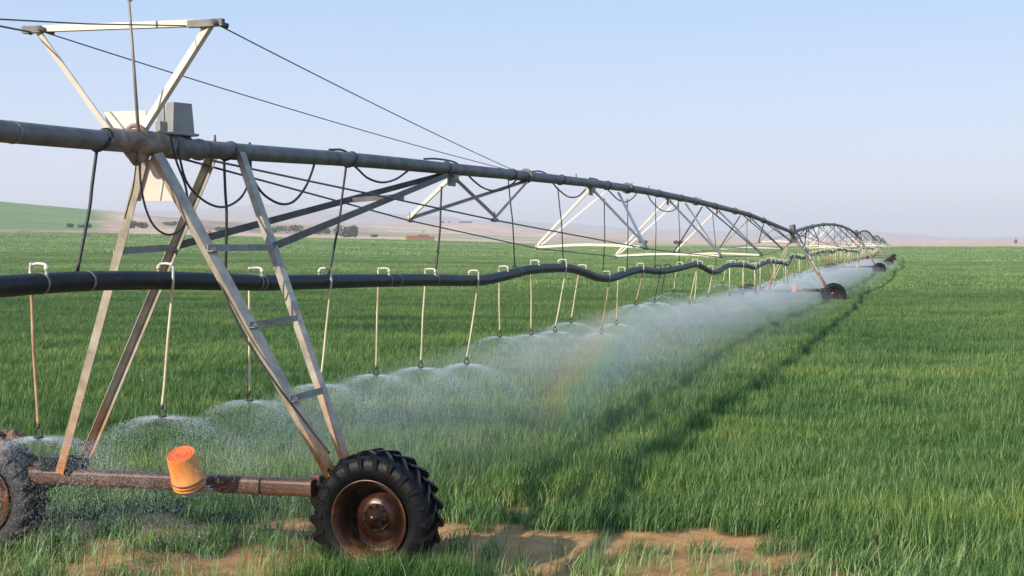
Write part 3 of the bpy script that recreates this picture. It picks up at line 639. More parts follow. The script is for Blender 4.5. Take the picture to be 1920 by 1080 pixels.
# farther sprinklers: one of a kind with its parts, then copies
def proto(kind):
    t = thing('sprinkler', 'x', 'sprinkler', (0, 0, 0)); off = .125 * (1 if kind % 2 else -1); L = (1.02, .85, 1.1, .95)[kind]
    lean = random.uniform(-.06, .06)
    bm = NB(); tube(bm, smooth([V * -off * .5, V * -off * .5 + UP * .07, V * off + UP * .08, V * off - UP * .09], 4), .013, 6); o1 = obj('gooseneck', bm, M['white'], t)
    bm = NB(); tube(bm, [V * off - UP * .08, V * off - UP * L + U * lean], .017, 6); o2 = obj('drop_tube', bm, M['tan' if kind < 3 else 'rusttube'], t)
    bm = NB(); nozzle_bm(bm, V * off - UP * (L + .03) + U * lean, 1.3); o3 = obj('spray_head', bm, M['nozzle'], t)
    return t, L
protos = [proto(i) for i in range(4)]
first = [True] * 4
def place_far(s, k, label, group, parts):
    src, L = protos[k]; z = hose_z(s) + .07
    if first[k]: t = src; first[k] = False
    else:
        t = src.copy(); COL.objects.link(t)
        for ch in list(src.children):
            c = ch.copy(); COL.objects.link(c); c.parent = t
    t.location = MP(s, 0, z); tag(t, label, 'sprinkler', group); NOZ.append(MP(s, 0, z - L))
s = s_of_px(1372); i = 0
far_list = []
while s < 196:
    far_list.append(s); s += 1.55 * (1 + .12 * (random.random() - .5)) * (1 if s < 52 else 1.0)
names = ['pale sprinkler drop at the far end of the nearest span, before the second tower', 'pale sprinkler drop in the row between second and third towers', 'faint sprinkler drop in the row between third and fourth towers', 'barely visible sprinkler drop beyond the fourth tower']
for i, s in enumerate(far_list):
    q = min(3, int(s // SP)); place_far(s, i % 4 if i < 4 else random.choice([0, 0, 1, 2, 3, 1]), names[q], 'sprinklers hanging in a far off row', True)

# ------------------------------------------------------------------ the crop
def blades(n, area, h0, h1, w0, w1, lean=.25, wind=.35, seed=0, ears=.0, radial=None, segs=3, tb=0.):
    g = np.random.default_rng(seed)
    if radial: rr = radial * np.sqrt(g.random(n)); a = g.random(n) * 6.283; bx, by = rr * np.cos(a), rr * np.sin(a)
    else: bx, by = (g.random(n) - .5) * area, (g.random(n) - .5) * area
    h = h0 + (h1 - h0) * g.beta(3, 2, n); wd = w0 + (w1 - w0) * g.random(n); fa = g.random(n) * 6.283
    la = g.random(n) * 6.283; lm = lean * g.random(n) ** 1.3 + .03
    dx = np.cos(la) * lm + wind * (.5 + g.random(n) * .7) * .6; dy = np.sin(la) * lm + wind * .12
    tone = np.clip(g.random(n) ** 1.15 + tb, 0, 1); droop = g.random(n) ** 2
    ts = np.linspace(0, 1, segs + 1); co = []; tn = []; faces = []; 
    V_ = np.zeros((n, segs * 2 + 1, 3)); T_ = np.zeros((n, segs * 2 + 1))
    for k, t in enumerate(ts):
        cx = bx + dx * h * t ** 2; cy = by + dy * h * t ** 2; cz = h * (t - .18 * droop * t ** 3)
        if k < segs:
            hw = wd * (1 - .55 * t) * .5 * (.75 if k == 0 else 1)
            V_[:, 2 * k] = np.stack([cx - np.cos(fa) * hw, cy - np.sin(fa) * hw, cz], 1); V_[:, 2 * k + 1] = np.stack([cx + np.cos(fa) * hw, cy + np.sin(fa) * hw, cz], 1)
            T_[:, 2 * k] = T_[:, 2 * k + 1] = t
        else: V_[:, 2 * k] = np.stack([cx, cy, cz], 1); T_[:, 2 * k] = 1
    nv = segs * 2 + 1; base = (np.arange(n) * nv)[:, None]
    q = [base + np.array([2 * k, 2 * k + 1, 2 * k + 3, 2 * k + 2]) for k in range(segs - 1)]; q = np.concatenate(q).tolist()
    tr = (base + np.array([2 * segs - 2, 2 * segs - 1, 2 * segs])).tolist()
    return V_.reshape(-1, 3), q + tr, np.repeat(tone, nv), T_.reshape(-1)
def crop_material():
    m = bpy.data.materials.new('crop_leaf'); m.use_nodes = True; t = m.node_tree; t.nodes.clear()
    o = t.nodes.new('ShaderNodeOutputMaterial'); b = t.nodes.new('ShaderNodeBsdfPrincipled'); tr = t.nodes.new('ShaderNodeBsdfTranslucent'); ms = t.nodes.new('ShaderNodeMixShader')
    b.inputs['Roughness'].default_value = .5; b.inputs['Specular IOR Level'].default_value = .35; ms.inputs[0].default_value = .38
    at = t.nodes.new('ShaderNodeAttribute'); at.attribute_name = 'tone'
    cA = ramp(t, at.outputs['Fac'], [(0, (.018, .062, .014)), (.40, (.062, .158, .032)), (.72, (.155, .28, .068)), (1, (.48, .56, .27))])
    gp = t.nodes.new('ShaderNodeNewGeometry')
    def wn(scale, st, detail=4):
        mp = t.nodes.new('ShaderNodeMapping'); mp.inputs['Scale'].default_value = st; t.links.new(gp.outputs['Position'], mp.inputs[0])
        n = t.nodes.new('ShaderNodeTexNoise'); n.inputs['Scale'].default_value = scale; n.inputs['Detail'].default_value = detail; t.links.new(mp.outputs[0], n.inputs[0]); return n.outputs['Fac']
    pa = ramp(t, wn(.30, (.5, 1.5, 0), 6), [(.32, (.48, .66, .55)), (.48, (.95, 1.0, .95)), (.62, (1.35, 1.2, 1.0)), (.74, (1.9, 1.45, 1.2))])
    pb = ramp(t, wn(.035, (.35, 1.6, 0), 5), [(.35, (.75, .85, .8)), (.5, (1, 1, 1)), (.68, (1.45, 1.25, 1.25))])
    m1 = t.nodes.new('ShaderNodeMix'); m1.data_type = 'RGBA'; m1.blend_type = 'MULTIPLY'; m1.inputs['Factor'].default_value = 1
    m2 = t.nodes.new('ShaderNodeMix'); m2.data_type = 'RGBA'; m2.blend_type = 'MULTIPLY'; m2.inputs['Factor'].default_value = 1
    t.links.new(cA.outputs[0], m1.inputs['A']); t.links.new(pa.outputs[0], m1.inputs['B']); t.links.new(m1.outputs['Result'], m2.inputs['A']); t.links.new(pb.outputs[0], m2.inputs['B'])
    t.links.new(m2.outputs['Result'], b.inputs['Base Color']); t.links.new(m2.outputs['Result'], tr.inputs['Color'])
    t.links.new(b.outputs[0], ms.inputs[1]); t.links.new(tr.outputs[0], ms.inputs[2]); t.links.new(ms.outputs[0], o.inputs[0]); return m
CROP = crop_material()
def tuft_collection(name, specs):
    c = bpy.data.collections.new(name)
    for i, kw in enumerate(specs):
        co, fa, tn, hh = blades(**kw); me = bpy.data.meshes.new('crop_tuft'); me.from_pydata(co.tolist(), [], fa)
        a = me.attributes.new('tone', 'FLOAT', 'POINT'); a.data.foreach_set('value', tn.astype(np.float32)); me.materials.append(CROP)
        o = bpy.data.objects.new('crop_tuft_%s_%02d' % (name, i), me); c.objects.link(o)
    return c
def scatter(name, label, coll, P, rot, scl, idx, sz):
    me = bpy.data.meshes.new(name); me.from_pydata(P.tolist(), [], [])
    for nm, ar, ty in (('rot', rot, 'FLOAT'), ('sx', scl, 'FLOAT'), ('sz', sz, 'FLOAT')):
        a = me.attributes.new(nm, ty, 'POINT'); a.data.foreach_set('value', np.asarray(ar, np.float32))
    a = me.attributes.new('idx', 'INT', 'POINT'); a.data.foreach_set('value', np.asarray(idx, np.int32))
    o = bpy.data.objects.new(name, me); COL.objects.link(o); tag(o, label, None, None, 'stuff')
    g = bpy.data.node_groups.new(name, 'GeometryNodeTree'); g.interface.new_socket('Geometry', in_out='INPUT', socket_type='NodeSocketGeometry'); g.interface.new_socket('Geometry', in_out='OUTPUT', socket_type='NodeSocketGeometry')
    gi = g.nodes.new('NodeGroupInput'); go = g.nodes.new('NodeGroupOutput'); ip = g.nodes.new('GeometryNodeInstanceOnPoints'); ci = g.nodes.new('GeometryNodeCollectionInfo')
    ci.inputs['Collection'].default_value = coll; ci.inputs['Separate Children'].default_value = True; ci.inputs['Reset Children'].default_value = True
    def na(nm, ty='FLOAT'):
        n = g.nodes.new('GeometryNodeInputNamedAttribute'); n.data_type = ty; n.inputs[0].default_value = nm; return n.outputs[0]
    cb = g.nodes.new('ShaderNodeCombineXYZ'); g.links.new(na('rot'), cb.inputs[2]); cs = g.nodes.new('ShaderNodeCombineXYZ')
    sx = na('sx'); g.links.new(sx, cs.inputs[0]); g.links.new(sx, cs.inputs[1]); g.links.new(na('sz'), cs.inputs[2])
    g.links.new(gi.outputs[0], ip.inputs['Points']); g.links.new(ci.outputs[0], ip.inputs['Instance']); ip.inputs['Pick Instance'].default_value = True
    g.links.new(na('idx', 'INT'), ip.inputs['Instance Index']); g.links.new(cb.outputs[0], ip.inputs['Rotation']); g.links.new(cs.outputs[0], ip.inputs['Scale'])
    g.links.new(ip.outputs[0], go.inputs[0]); md = o.modifiers.new('scatter', 'NODES'); md.node_group = g
    return o
def grid(y0, y1, step, jit=.5, half=24.5):
    """jittered points on rings between distances y0 and y1 inside a wedge a little wider than the view"""
    t = math.tan(R(half)); ys = np.arange(y0, y1, step); pts = []
    for y in ys:
        hw = y * t + 1.5; xs = np.arange(-hw, hw, step); pts.append(np.stack([xs, np.full_like(xs, y)], 1))
    p = np.concatenate(pts); return p + (rng.random(p.shape) - .5) * step * jit * 2
NV = 10
cs_ = tuft_collection('sprout', [dict(n=13, area=0, h0=.07, h1=.30, w0=.004, w1=.009, lean=.5, wind=.3, seed=200 + i, radial=.10, tb=.38) for i in range(NV)])
c0 = tuft_collection('near', [dict(n=64, area=0, h0=.08, h1=.40, w0=.004, w1=.009, lean=.42, wind=.24, seed=i, radial=.13) for i in range(NV)])
c1 = tuft_collection('mid', [dict(n=560, area=.62, h0=.12, h1=.43, w0=.006, w1=.013, lean=.34, wind=.14, seed=40 + i) for i in range(NV)])
c2 = tuft_collection('far', [dict(n=700, area=2.2, h0=.18, h1=.45, w0=.02, w1=.04, lean=.25, wind=.12, tb=.12, seed=80 + i, segs=2) for i in range(NV)])  # blade tone raised to imitate haze and light on grazing tips
c3 = tuft_collection('farthest', [dict(n=620, area=7.0, h0=.22, h1=.48, w0=.07, w1=.14, lean=.25, wind=.12, tb=.22, seed=120 + i, segs=2) for i in range(NV)])  # tone raised further, distance haze put into the leaf colour
def lay(name, label, coll, p, smin, smax, hvar, rotr, keep=None):
    x, y = p[:, 0], p[:, 1]; br = bare(x, y); k = rng.random(len(p)) > br * 1.05
    if keep is not None: k &= keep(x, y)
    x, y, br = x[k], y[k], br[k]; n = len(x); z = ground_z(x, y)
    hn = vnoise(x * .7, y * .9, 41) * .45 + vnoise(x * 2.3, y * 3.1, 42) * .55
    fr = np.clip((12.2 - y) / .6, 0, 1) * np.clip((4.4 - x) / 1, 0, 1)
    edge = np.maximum(bare(x, y - .35), bare(x - .25, y - .15)) * (y < 16)
    szz = (1 + (hn - .5) * hvar) * (1 - .45 * br) * (1 - .38 * edge * rng.random(n)) * (1 - .30 * fr)
    scatter(name, label, coll, np.stack([x, y, z], 1), (rng.random(n) - .5) * rotr, smin + (smax - smin) * rng.random(n), rng.integers(0, NV, n), szz)
tx, ty = C1.x + V.x * 1.95, C1.y + V.y * 1.95
def notyre(x, y):
    ok = np.ones(len(x), bool)
    for l in (1.95, -2.15):
        c = MP(0, l, 0); dx, dy = x - c.x, y - c.y; a = np.abs(dx * U.x + dy * U.y); b = np.abs(dx * V.x + dy * V.y); ok &= ~((a < .22) & (b < .5))
    return ok
lay('near_crop', 'tall green blades of the young wheat in the foreground', c0, grid(7.5, 19, .155), .8, 1.25, .95, 1.2, notyre)
def onbare(x, y): return (rng.random(len(x)) < .12 + .75 * (bare(x, y) > .12)) & (y < 14.5) & (x < 5)
_k = grid(8, 15, .16); _m = onbare(_k[:, 0], _k[:, 1]) & (rng.random(len(_k)) < .55) & notyre(_k[:, 0], _k[:, 1]); _k = _k[_m]
# fewer sprouts on the hard trodden middle of the wheel track
_t = (np.abs(_k[:, 1] - (12.0 - .12 * (_k[:, 0] - 1))) < .62) & (_k[:, 0] > -1.0) & (_k[:, 0] < 2.9) & (rng.random(len(_k)) < .86); _k = _k[~_t]; n_ = len(_k)
scatter('sprouts', 'short sparse yellowish wheat sprouts on the bare wheel track', cs_, np.stack([_k[:, 0], _k[:, 1], ground_z(_k[:, 0], _k[:, 1])], 1), rng.random(n_) * 1.2, .7 + .7 * rng.random(n_), rng.integers(0, NV, n_), .6 + .7 * rng.random(n_))
_n = 95; _x = -1.95 + 1.75 * rng.random(_n); _y = 9.95 + .42 * rng.random(_n) - .03 * (_x + 1)
scatter('tyre_grass', 'taller bent wheat standing in front of the near tyre', c0, np.stack([_x, _y, ground_z(_x, _y)], 1), (rng.random(_n) - .5) * .7, .8 + .3 * rng.random(_n), rng.integers(0, NV, _n), .85 + .45 * rng.random(_n))
lay('wheat_crop', 'dense green wheat covering the middle of the field', c1, grid(18.6, 72, .5), .95, 1.1, .75, 1.0)
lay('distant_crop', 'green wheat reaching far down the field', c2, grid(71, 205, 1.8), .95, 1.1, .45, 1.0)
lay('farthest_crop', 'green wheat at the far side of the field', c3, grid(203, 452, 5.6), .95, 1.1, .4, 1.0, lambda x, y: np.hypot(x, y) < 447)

# ------------------------------------------------------------------ water spray (droplet streaks) and mist
def spray():
    g = np.random.default_rng(3); P = []; D = []; S = []
    for k, nz in enumerate(NOZ):
        d = nz.y
        if d > 75: continue
        n = int(20000 if d < 20 else 9000 if d < 32 else 2400); size = (.0009 + .0006 * g.random(n) ** 3) * (1 if d < 16 else 1 + (d - 16) * .06)
        a = g.random(n) * 6.283; v = 2.6 + .5 * g.random(n) - .9 * g.random(n) ** 3; el = np.radians(3 + 5 * g.random(n) - 14 * g.random(n) ** 4); T = .56; t = T * g.random(n) ** 1.1
        drag = np.exp(-.55 * t); vx = np.cos(a) * v * np.cos(el); vy = np.sin(a) * v * np.cos(el); vz = v * np.sin(el)
        x = nz.x + vx * t * (.6 + .4 * drag) + .55 * t ** 2; y = nz.y + vy * t * (.6 + .4 * drag) + .1 * t ** 2; z = nz.z - .06 + vz * t - 4.6 * t ** 2
        ok = z > .25; P.append(np.stack([x, y, z], 1)[ok]); dd = np.stack([vx, vy, vz - 8 * t], 1)[ok]; D.append(dd / np.linalg.norm(dd, axis=1)[:, None]); S.append(size[ok])
    # fans thrown over the left wheel
    c = MP(-.1, -2.0, .9); n = 2600; a = g.random(n) * 6.283; rr = np.sqrt(g.random(n)); x = c.x + rr * np.cos(a) * 1.0; y = c.y + (g.random(n) - .5) * .9 - .15
    z = .35 + np.maximum(0, (1 - ((x - c.x) / 1.35) ** 2)) * .72 * g.random(n) ** .6
    P.append(np.stack([x, y, z], 1)); dd = g.normal(size=(n, 3)); D.append(dd / np.linalg.norm(dd, axis=1)[:, None]); S.append(.0009 + .0022 * g.random(n) ** 6)
    P = np.concatenate(P); D = np.concatenate(D); S = np.concatenate(S); n = len(P)
    up = g.normal(size=(n, 3)); A = np.cross(D, up); A /= np.linalg.norm(A, axis=1)[:, None]; B = np.cross(D, A); L = S[:, None] * (2.5 + 6 * g.random((n, 1)))
    L[-2600:] *= .35; s3 = S[:, None]
    v = np.stack([P + D * L, P + A * s3, P + (-.5 * A + .87 * B) * s3, P + (-.5 * A - .87 * B) * s3, P - D * L], 1).reshape(-1, 3)
    b = (np.arange(n) * 5)[:, None]; f = np.concatenate([b + np.array(q) for q in ((0, 1, 2), (0, 2, 3), (0, 3, 1), (4, 2, 1), (4, 3, 2), (4, 1, 3))]).tolist()
    me = bpy.data.meshes.new('water_spray'); me.from_pydata(v.tolist(), [], f)
    m = bpy.data.materials.new('water_drops'); m.use_nodes = True; t = m.node_tree; t.nodes.clear(); o = t.nodes.new('ShaderNodeOutputMaterial')
    df = t.nodes.new('ShaderNodeBsdfPrincipled'); df.inputs['Base Color'].default_value = (.78, .84, .86, 1); df.inputs['Roughness'].default_value = .2
    tl = t.nodes.new('ShaderNodeBsdfTranslucent'); tl.inputs[0].default_value = (.8, .86, .9, 1); tp = t.nodes.new('ShaderNodeBsdfTransparent')
    m1 = t.nodes.new('ShaderNodeMixShader'); m1.inputs[0].default_value = .5; m2 = t.nodes.new('ShaderNodeMixShader'); m2.inputs[0].default_value = .4
    t.links.new(df.outputs[0], m1.inputs[1]); t.links.new(tl.outputs[0], m1.inputs[2]); t.links.new(m1.outputs[0], m2.inputs[1]); t.links.new(tp.outputs[0], m2.inputs[2]); t.links.new(m2.outputs[0], o.inputs[0])
    me.materials.append(m); ob = bpy.data.objects.new('water_spray', me); COL.objects.link(ob); tag(ob, 'fine water droplets thrown out below each spray head', None, None, 'stuff')
spray()
def vol_mat(name, dens, col=(.93, .97, 1.0), aniso=0.0):
    m = bpy.data.materials.new(name); m.use_nodes = True; t = m.node_tree; t.nodes.clear(); o = t.nodes.new('ShaderNodeOutputMaterial'); v = t.nodes.new('ShaderNodeVolumePrincipled')
    v.inputs['Color'].default_value = (*col, 1); v.inputs['Density'].default_value = dens; v.inputs['Anisotropy'].default_value = aniso; t.links.new(v.outputs[0], o.inputs['Volume']); return m
def mist_tube(name, label, dens, halfw, top, sa, sb, seed, drift=.3):
    """closed bank of mist under the sprinklers: scalloped top, rounded sides"""
    S = [sa]; 
    while S[-1] < sb: S.append(S[-1] + max(.22, .012 * (S[-1] + 11)))
    ph = np.linspace(0, math.pi, 17); rows = []; nz = sorted((((p - C1).dot(U), p.z) for p in NOZ))
    ns = np.array([a for a, _ in nz]); nzz = np.array([b for _, b in nz])
    for s in S:
        endf = min(1, (s - sa + .001) / 2.2, (sb - s + .001) / 10) ** .5 if sa < s < sb else .02
        i = int(np.argmin(abs(ns - s))); dd = abs(ns[i] - s); sc_ = math.exp(-(dd / .75) ** 2) if s < 40 else .5
        tz = (np.interp(s, ns, nzz) * .35 + 1.30 * .65) * (top + .14 * sc_) - .14; hw = halfw * (.92 + .16 * float(vnoise(s * .35, seed))) 
        row = []
        for a in ph:
            l = -math.cos(a) * hw * endf + drift; hh = math.sin(a) ** .62; row.append(MP(s, l, .12 + gz(*MP(s, l, 0)[:2]) + (tz - .1) * hh * endf * (1 + .10 * (float(vnoise(s * .8, l * .9, seed)) - .5))))
        b0, b1 = row[0], row[-1]
        for f in (.66, .33): row.append(b0.lerp(b1, f) + UP * -.06)
        rows.append(row)
    bm = NB(); vv = [[bm.verts.new(p) for p in r_] for r_ in rows]; n = len(vv[0])
    for a, b in zip(vv, vv[1:]):
        for j in range(n): bm.faces.new((a[j], a[(j + 1) % n], b[(j + 1) % n], b[j]))
    bm.faces.new(vv[0][::-1]); bm.faces.new(vv[-1])
    o = obj(name, bm, vol_mat(name + '_air', dens)); tag(o, label, None, None, 'stuff'); return o
mist_tube('mist', 'inner bank of drifting spray mist under the sprinklers', .019, 1.9, .98, .9, 172, 1, .1)
mist_tube('mist', 'thin outer veil of spray mist drifting over the crop', .012, 3.0, .80, 3.0, 186, 2, .1)
mist_tube('mist', 'thick white mist gathering under the far sprinklers', .024, 2.1, .92, 12.0, 160, 4, -.5)

# ------------------------------------------------------------------ rainbow: its light painted as colour into a block of mist
def rainbow():
    # a patch of mist tinted in bands by position, red outside to blue inside
    bm = NB(); box(bm, (1.15, 19.4, 1.05), 3.8, 3.6, 2.0)
    m = bpy.data.materials.new('rainbow_bands'); m.use_nodes = True; t = m.node_tree; t.nodes.clear(); o = t.nodes.new('ShaderNodeOutputMaterial'); v = t.nodes.new('ShaderNodeVolumePrincipled')
    g = t.nodes.new('ShaderNodeNewGeometry'); sp = t.nodes.new('ShaderNodeSeparateXYZ'); t.links.new(g.outputs['Position'], sp.inputs[0])
    def mth(op, a, b, c=None):
        n = t.nodes.new('ShaderNodeMath'); n.operation = op
        for i_, q in enumerate((a, b) + ((c,) if c is not None else ())):
            if isinstance(q, (int, float)): n.inputs[i_].default_value = q
            else: t.links.new(q, n.inputs[i_])
        return n.outputs[0]
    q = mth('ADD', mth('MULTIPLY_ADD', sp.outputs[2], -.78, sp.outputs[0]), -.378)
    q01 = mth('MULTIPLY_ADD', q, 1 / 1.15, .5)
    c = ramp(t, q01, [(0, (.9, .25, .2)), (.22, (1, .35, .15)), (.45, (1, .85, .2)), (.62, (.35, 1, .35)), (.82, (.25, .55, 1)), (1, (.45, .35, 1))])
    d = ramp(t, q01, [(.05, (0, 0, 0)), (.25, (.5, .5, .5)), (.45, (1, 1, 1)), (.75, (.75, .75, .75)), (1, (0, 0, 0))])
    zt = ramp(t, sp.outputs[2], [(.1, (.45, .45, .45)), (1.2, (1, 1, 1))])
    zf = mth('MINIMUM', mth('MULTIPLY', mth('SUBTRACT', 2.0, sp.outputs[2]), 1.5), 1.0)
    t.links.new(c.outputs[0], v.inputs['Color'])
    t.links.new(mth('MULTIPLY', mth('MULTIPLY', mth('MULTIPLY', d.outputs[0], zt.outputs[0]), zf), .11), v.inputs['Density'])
    t.links.new(v.outputs[0], o.inputs['Volume'])
    ob = obj('rainbow', bm, m); tag(ob, 'faint rainbow coloured patch hanging in the spray mist', None, None, 'stuff')
rainbow()

# ------------------------------------------------------------------ things in the background
def blob_bush(name, label, c, wx, wy, hh, m, cat='bush', group=None, n=900, leaf=.5, seed=1):
    g = np.random.default_rng(seed); k = 7; cs = np.stack([(g.random(k) - .5) * wx * .75, (g.random(k) - .5) * wy * .75, hh * (.3 + .35 * g.random(k))], 1); rs = .25 + .2 * g.random(k)
    i = g.integers(0, k, n); d = g.normal(size=(n, 3)); d /= np.linalg.norm(d, axis=1)[:, None]; p = cs[i] + d * (rs[i] * (.6 + .4 * g.random(n)))[:, None] * np.array([wx * .6, wy * .6, hh * 1.05])
    p[:, 2] = np.abs(p[:, 2]); a = g.normal(size=(n, 3)); b = g.normal(size=(n, 3)); a *= leaf / np.linalg.norm(a, axis=1)[:, None]; b *= leaf * .6 / np.linalg.norm(b, axis=1)[:, None]
    v = np.stack([p - a, p + b, p + a, p - b], 1).reshape(-1, 3); f = ((np.arange(n) * 4)[:, None] + np.arange(4)).tolist()
    t = thing(name, label, cat, c, group); me = bpy.data.meshes.new('crown'); me.from_pydata(v.tolist(), [], f); me.materials.append(m); o = bpy.data.objects.new('crown', me); COL.objects.link(o); o.parent = t
    bm = NB()
    for q in range(4): tube(bm, [Vector((0, 0, -.2)), Vector(((q - 1.5) * wx * .12, (g.random() - .5) * wy * .2, hh * .5))], [.12, .04], 6)
    me = bpy.data.meshes.new('stem'); bm.to_mesh(me); bm.free(); me.materials.append(M['barkm']); o = bpy.data.objects.new('stem', me); COL.objects.link(o); o.parent = t
M['barkm'] = mottled('bark', [(.3, (.10, .07, .05)), (.7, (.2, .15, .11))], 3, .9)
M['bushdark'] = mottled('dark_scrub', [(.3, (.035, .045, .02)), (.7, (.09, .10, .05))], .6, .8)
M['bushgrey'] = mottled('grey_scrub', [(.3, (.055, .065, .04)), (.7, (.13, .14, .09))], .6, .8)
M['bales'] = mottled('brown_stack', [(.3, (.14, .05, .03)), (.7, (.34, .16, .08))], 2.5, .9)
M['straw'] = mottled('straw', [(.3, (.42, .30, .14)), (.7, (.6, .46, .24))], 2.5, .9)
M['shed'] = mottled('dark_shed', [(.3, (.07, .06, .065)), (.7, (.12, .105, .11))], .6, .8)
def gpt(px, r):
    az = math.atan((px - 960) / F); x, y = r * math.sin(az), r * math.cos(az); return Vector((x, y, gz(x, y)))
mpx = lambda r: F / r
for i, (px, r, wpx, hpx, mm, lb) in enumerate([
    (132, 640, 10, 6, 'bushdark', 'small dark bush on the green slope at left, left one of two'),
    (160, 640, 20, 6, 'bushdark', 'wider dark bush on the green slope at left, right one of two'),
    (246, 690, 22, 11, 'bushdark', 'dark bush at the top of the sand bank, just right of the left legs'),
    (270, 700, 26, 9, 'bushdark', 'low dark bush at the top of the sand bank beside the taller one'),
    (320, 760, 30, 6, 'bushgrey', 'faint grey shrub behind the right leg'), (352, 780, 28, 6, 'bushgrey', 'faint grey shrub between the crossing legs'),
    (470, 760, 60, 10, 'bushgrey', 'long pale grey thicket behind the knee braces'), (540, 730, 60, 12, 'bushgrey', 'pale grey thicket left of the rounded bush'),
    (600, 640, 40, 12, 'bushgrey', 'low grey bush touching the rounded bush'),
    (648, 560, 48, 17, 'bushgrey', 'rounded grey green bush on the sand strip'),
    (1205, 600, 16, 5, 'bushdark', 'small dark bush on the sand strip under the second truss plate'), (1275, 600, 24, 5, 'bushdark', 'flat dark bush on the sand strip right of the small one'),
    (420, 700, 34, 7, 'bushgrey', 'ragged grey shrub seen through the gap left of the rear right leg'), (505, 690, 26, 8, 'bushgrey', 'small darker shrub in front of the pale thicket'), (700, 600, 16, 4, 'bushgrey', 'tiny low shrub right of the rounded bush'),
    (795, 620, 22, 5, 'bushgrey', 'low shrub at the foot of the bare tree')]):
    c = gpt(px, r); blob_bush('bush', lb, c, wpx / mpx(r), wpx / mpx(r) * .7, hpx / mpx(r) * 1.25, M[mm], 'bush', 'bushes on the far strip', 750, .28 * hpx / 10 + .25, i)
# bare tree
c = gpt(795, 620); bm = NB(); rt = random.Random(4)
def twig(p, d, L, r, k):
    q = p + d * L; tube(bm, [p, q], [r, r * .6], 5)
    if k:
        for _ in range(3): twig(q, (d + Vector((rt.uniform(-.6, .6), rt.uniform(-.6, .6), rt.uniform(0, .4)))).normalized(), L * .6, r * .6, k - 1)
twig(Vector(c), Vector((-.15, 0, 1)), 1.8, .12, 3); tag(obj('bare_tree', bm, M['barkm'], origin=c), 'thin leafless tree standing alone on the far strip', 'tree')
# stack of brown bales / crates by the field edge
def stack(px0, px1, r, rows, m, label, grp, cell=1.15):
    n = int((px1 - px0) / mpx(r) / cell); 
    for i in range(n):
        for k in range(rows):
            c = gpt(px0 + (i + .5) * cell * mpx(r), r); c.z += k * cell * .86 + cell * .4; bm = NB(); box(bm, c, cell * .9, cell, cell * .8)
            bm2 = bm; yield i, k, n, c, bm2
for i, k, n, c, bm in stack(762, 815, 462, 2, None, '', ''):
    o = obj('crate', bm, M['bales'], origin=c, bevel=.06)
    lb = ('upper' if k else 'lower') + (' brown crate at the left end of the stack by the field edge' if i == 0 else ' brown crate at the right end of the stack by the field edge' if i == n - 1 else ' brown crate in the middle of the stack by the field edge')
    tag(o, lb, 'crate', 'stack of brown crates by the field edge')
c = gpt(756, 462); bm = NB(); box(bm, c + UP * .6, 1.6, 1.4, 1.3); tag(obj('straw_bale', bm, M['straw'], origin=c, bevel=.12), 'pale straw bale at the left end of the brown crates', 'bale')
for i, (px, hh, ww) in enumerate(((376, 1.2, 2.6), (392, 1.5, 2.2), (404, 1.0, 2.0))):
    c = gpt(px, 470); bm = NB(); box(bm, c + UP * hh / 2, ww, 1.6, hh, None, .8); box(bm, c + UP * hh * 1.1 + Vector((.2, 0, 0)), ww * .5, 1.2, hh * .3)
    tag(obj('debris_pile', bm, M['bales'], origin=c, bevel=.1), ['low reddish heap behind the near legs, left one of three', 'tallest reddish heap behind the near legs, middle of three', 'low reddish heap behind the near legs, right one of three'][i], 'heap', 'reddish heaps behind the tower')
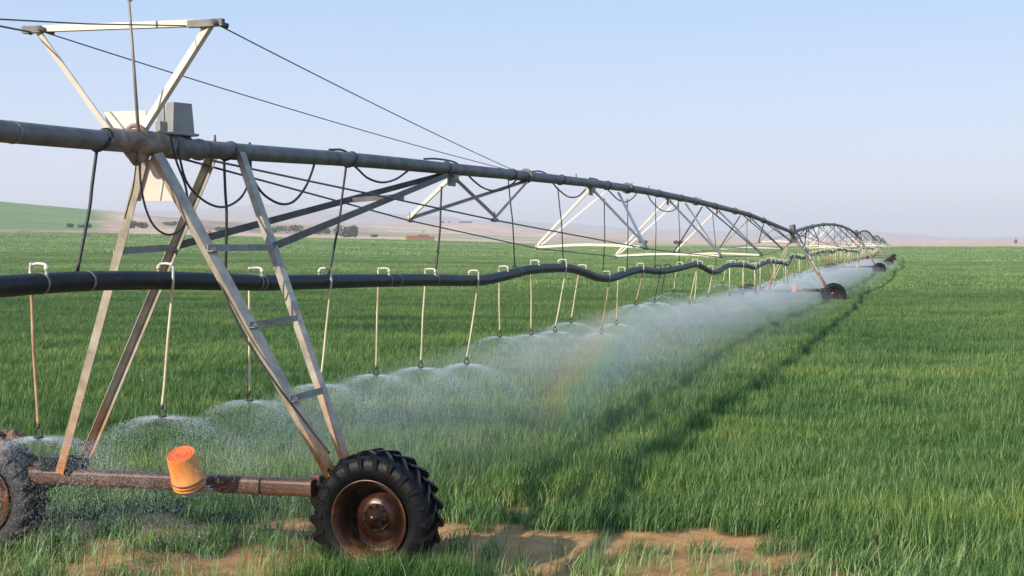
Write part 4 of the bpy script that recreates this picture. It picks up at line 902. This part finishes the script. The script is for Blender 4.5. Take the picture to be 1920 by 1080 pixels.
# sheds on the plain
for px, wpx, hpx, lb in ((830, 7, 4, 'small dark shed on the far plain, leftmost of three'), (843, 4, 4, 'tiny dark shed on the far plain, middle of three'), (873, 24, 4, 'long low dark shed on the far plain, rightmost of three')):
    r = 1050; az = math.atan((px - 960) / F); z = H + (HZ - 416.5) / F * r; ww, hh = wpx / mpx(r), hpx / mpx(r); c = gpt(px, 2600)
    r = 1690; c = gpt(px, r); ww, hh = wpx / mpx(r), hpx / mpx(r)
    t = thing('shed', lb, 'shed', c, 'dark sheds on the far plain'); bm = NB(); box(bm, c + UP * hh * .5, ww, 4, hh); obj('wall', bm, M['shed'], t)
    bm = NB(); box(bm, c + UP * (hh + .15), ww * 1.04, 4.4, .3); obj('roof', bm, M['shed'], t)
# slim mast at right
c = gpt(1904, 640); bm = NB(); tube(bm, [c, c + UP * 3.2], .16, 6); box(bm, c + UP * 1.2, 1.2, 1.0, 1.6); tag(obj('field_post', bm, M['shed'], origin=c, bevel=.05), 'small dark post at the far field edge near the right side', 'post')
# mud clods on the left wheel
bm = NB(); rt = random.Random(9)
for i in range(26):
    p = un(rt.uniform(-30, 42), rt.uniform(815, 862), 11.9 + rt.uniform(0, .35)); bmesh.ops.create_icosphere(bm, subdivisions=2, radius=rt.uniform(.035, .08), matrix=Matrix.Translation(p))
for v in bm.verts: v.co += Vector((rt.uniform(-1, 1), rt.uniform(-1, 1), rt.uniform(-1, 1))) * .012
M['mud'] = mottled('wet_mud', [(.3, (.06, .03, .018)), (.7, (.22, .12, .075))], 14, .55, 0, .6)
tag(obj('mud_clod', bm, M['mud'], origin=un(10, 850, 12)), 'lump of brown mud caked above the left wheel', 'mud')
bm = NB(); rt = random.Random(12)
for i in range(9):
    p = un(rt.uniform(243, 296), rt.uniform(1034, 1052), 11.8); a = Vector((rt.uniform(-1, 1), rt.uniform(-1, 1), rt.uniform(-.2, .5))) * .06; b = Vector((rt.uniform(-1, 1), rt.uniform(-1, 1), rt.uniform(0, .6))) * .035
    bm.faces.new([bm.verts.new(q) for q in (p - a, p + b, p + a, p - b)])
tag(obj('plastic_scrap', bm, M['white'], origin=un(270, 1045, 11.8)), 'torn white plastic scrap lying on the soil left of the tyre', 'scrap')

# ------------------------------------------------------------------ haze
bm = NB(); box(bm, (0, 0, 55), 15400, 15400, 190); hz_o = obj('haze', bm, vol_mat('haze_air', .00028, (1.0, .98, 1.0))); tag(hz_o, 'pale dusty air over the whole plain', None, None, 'stuff')
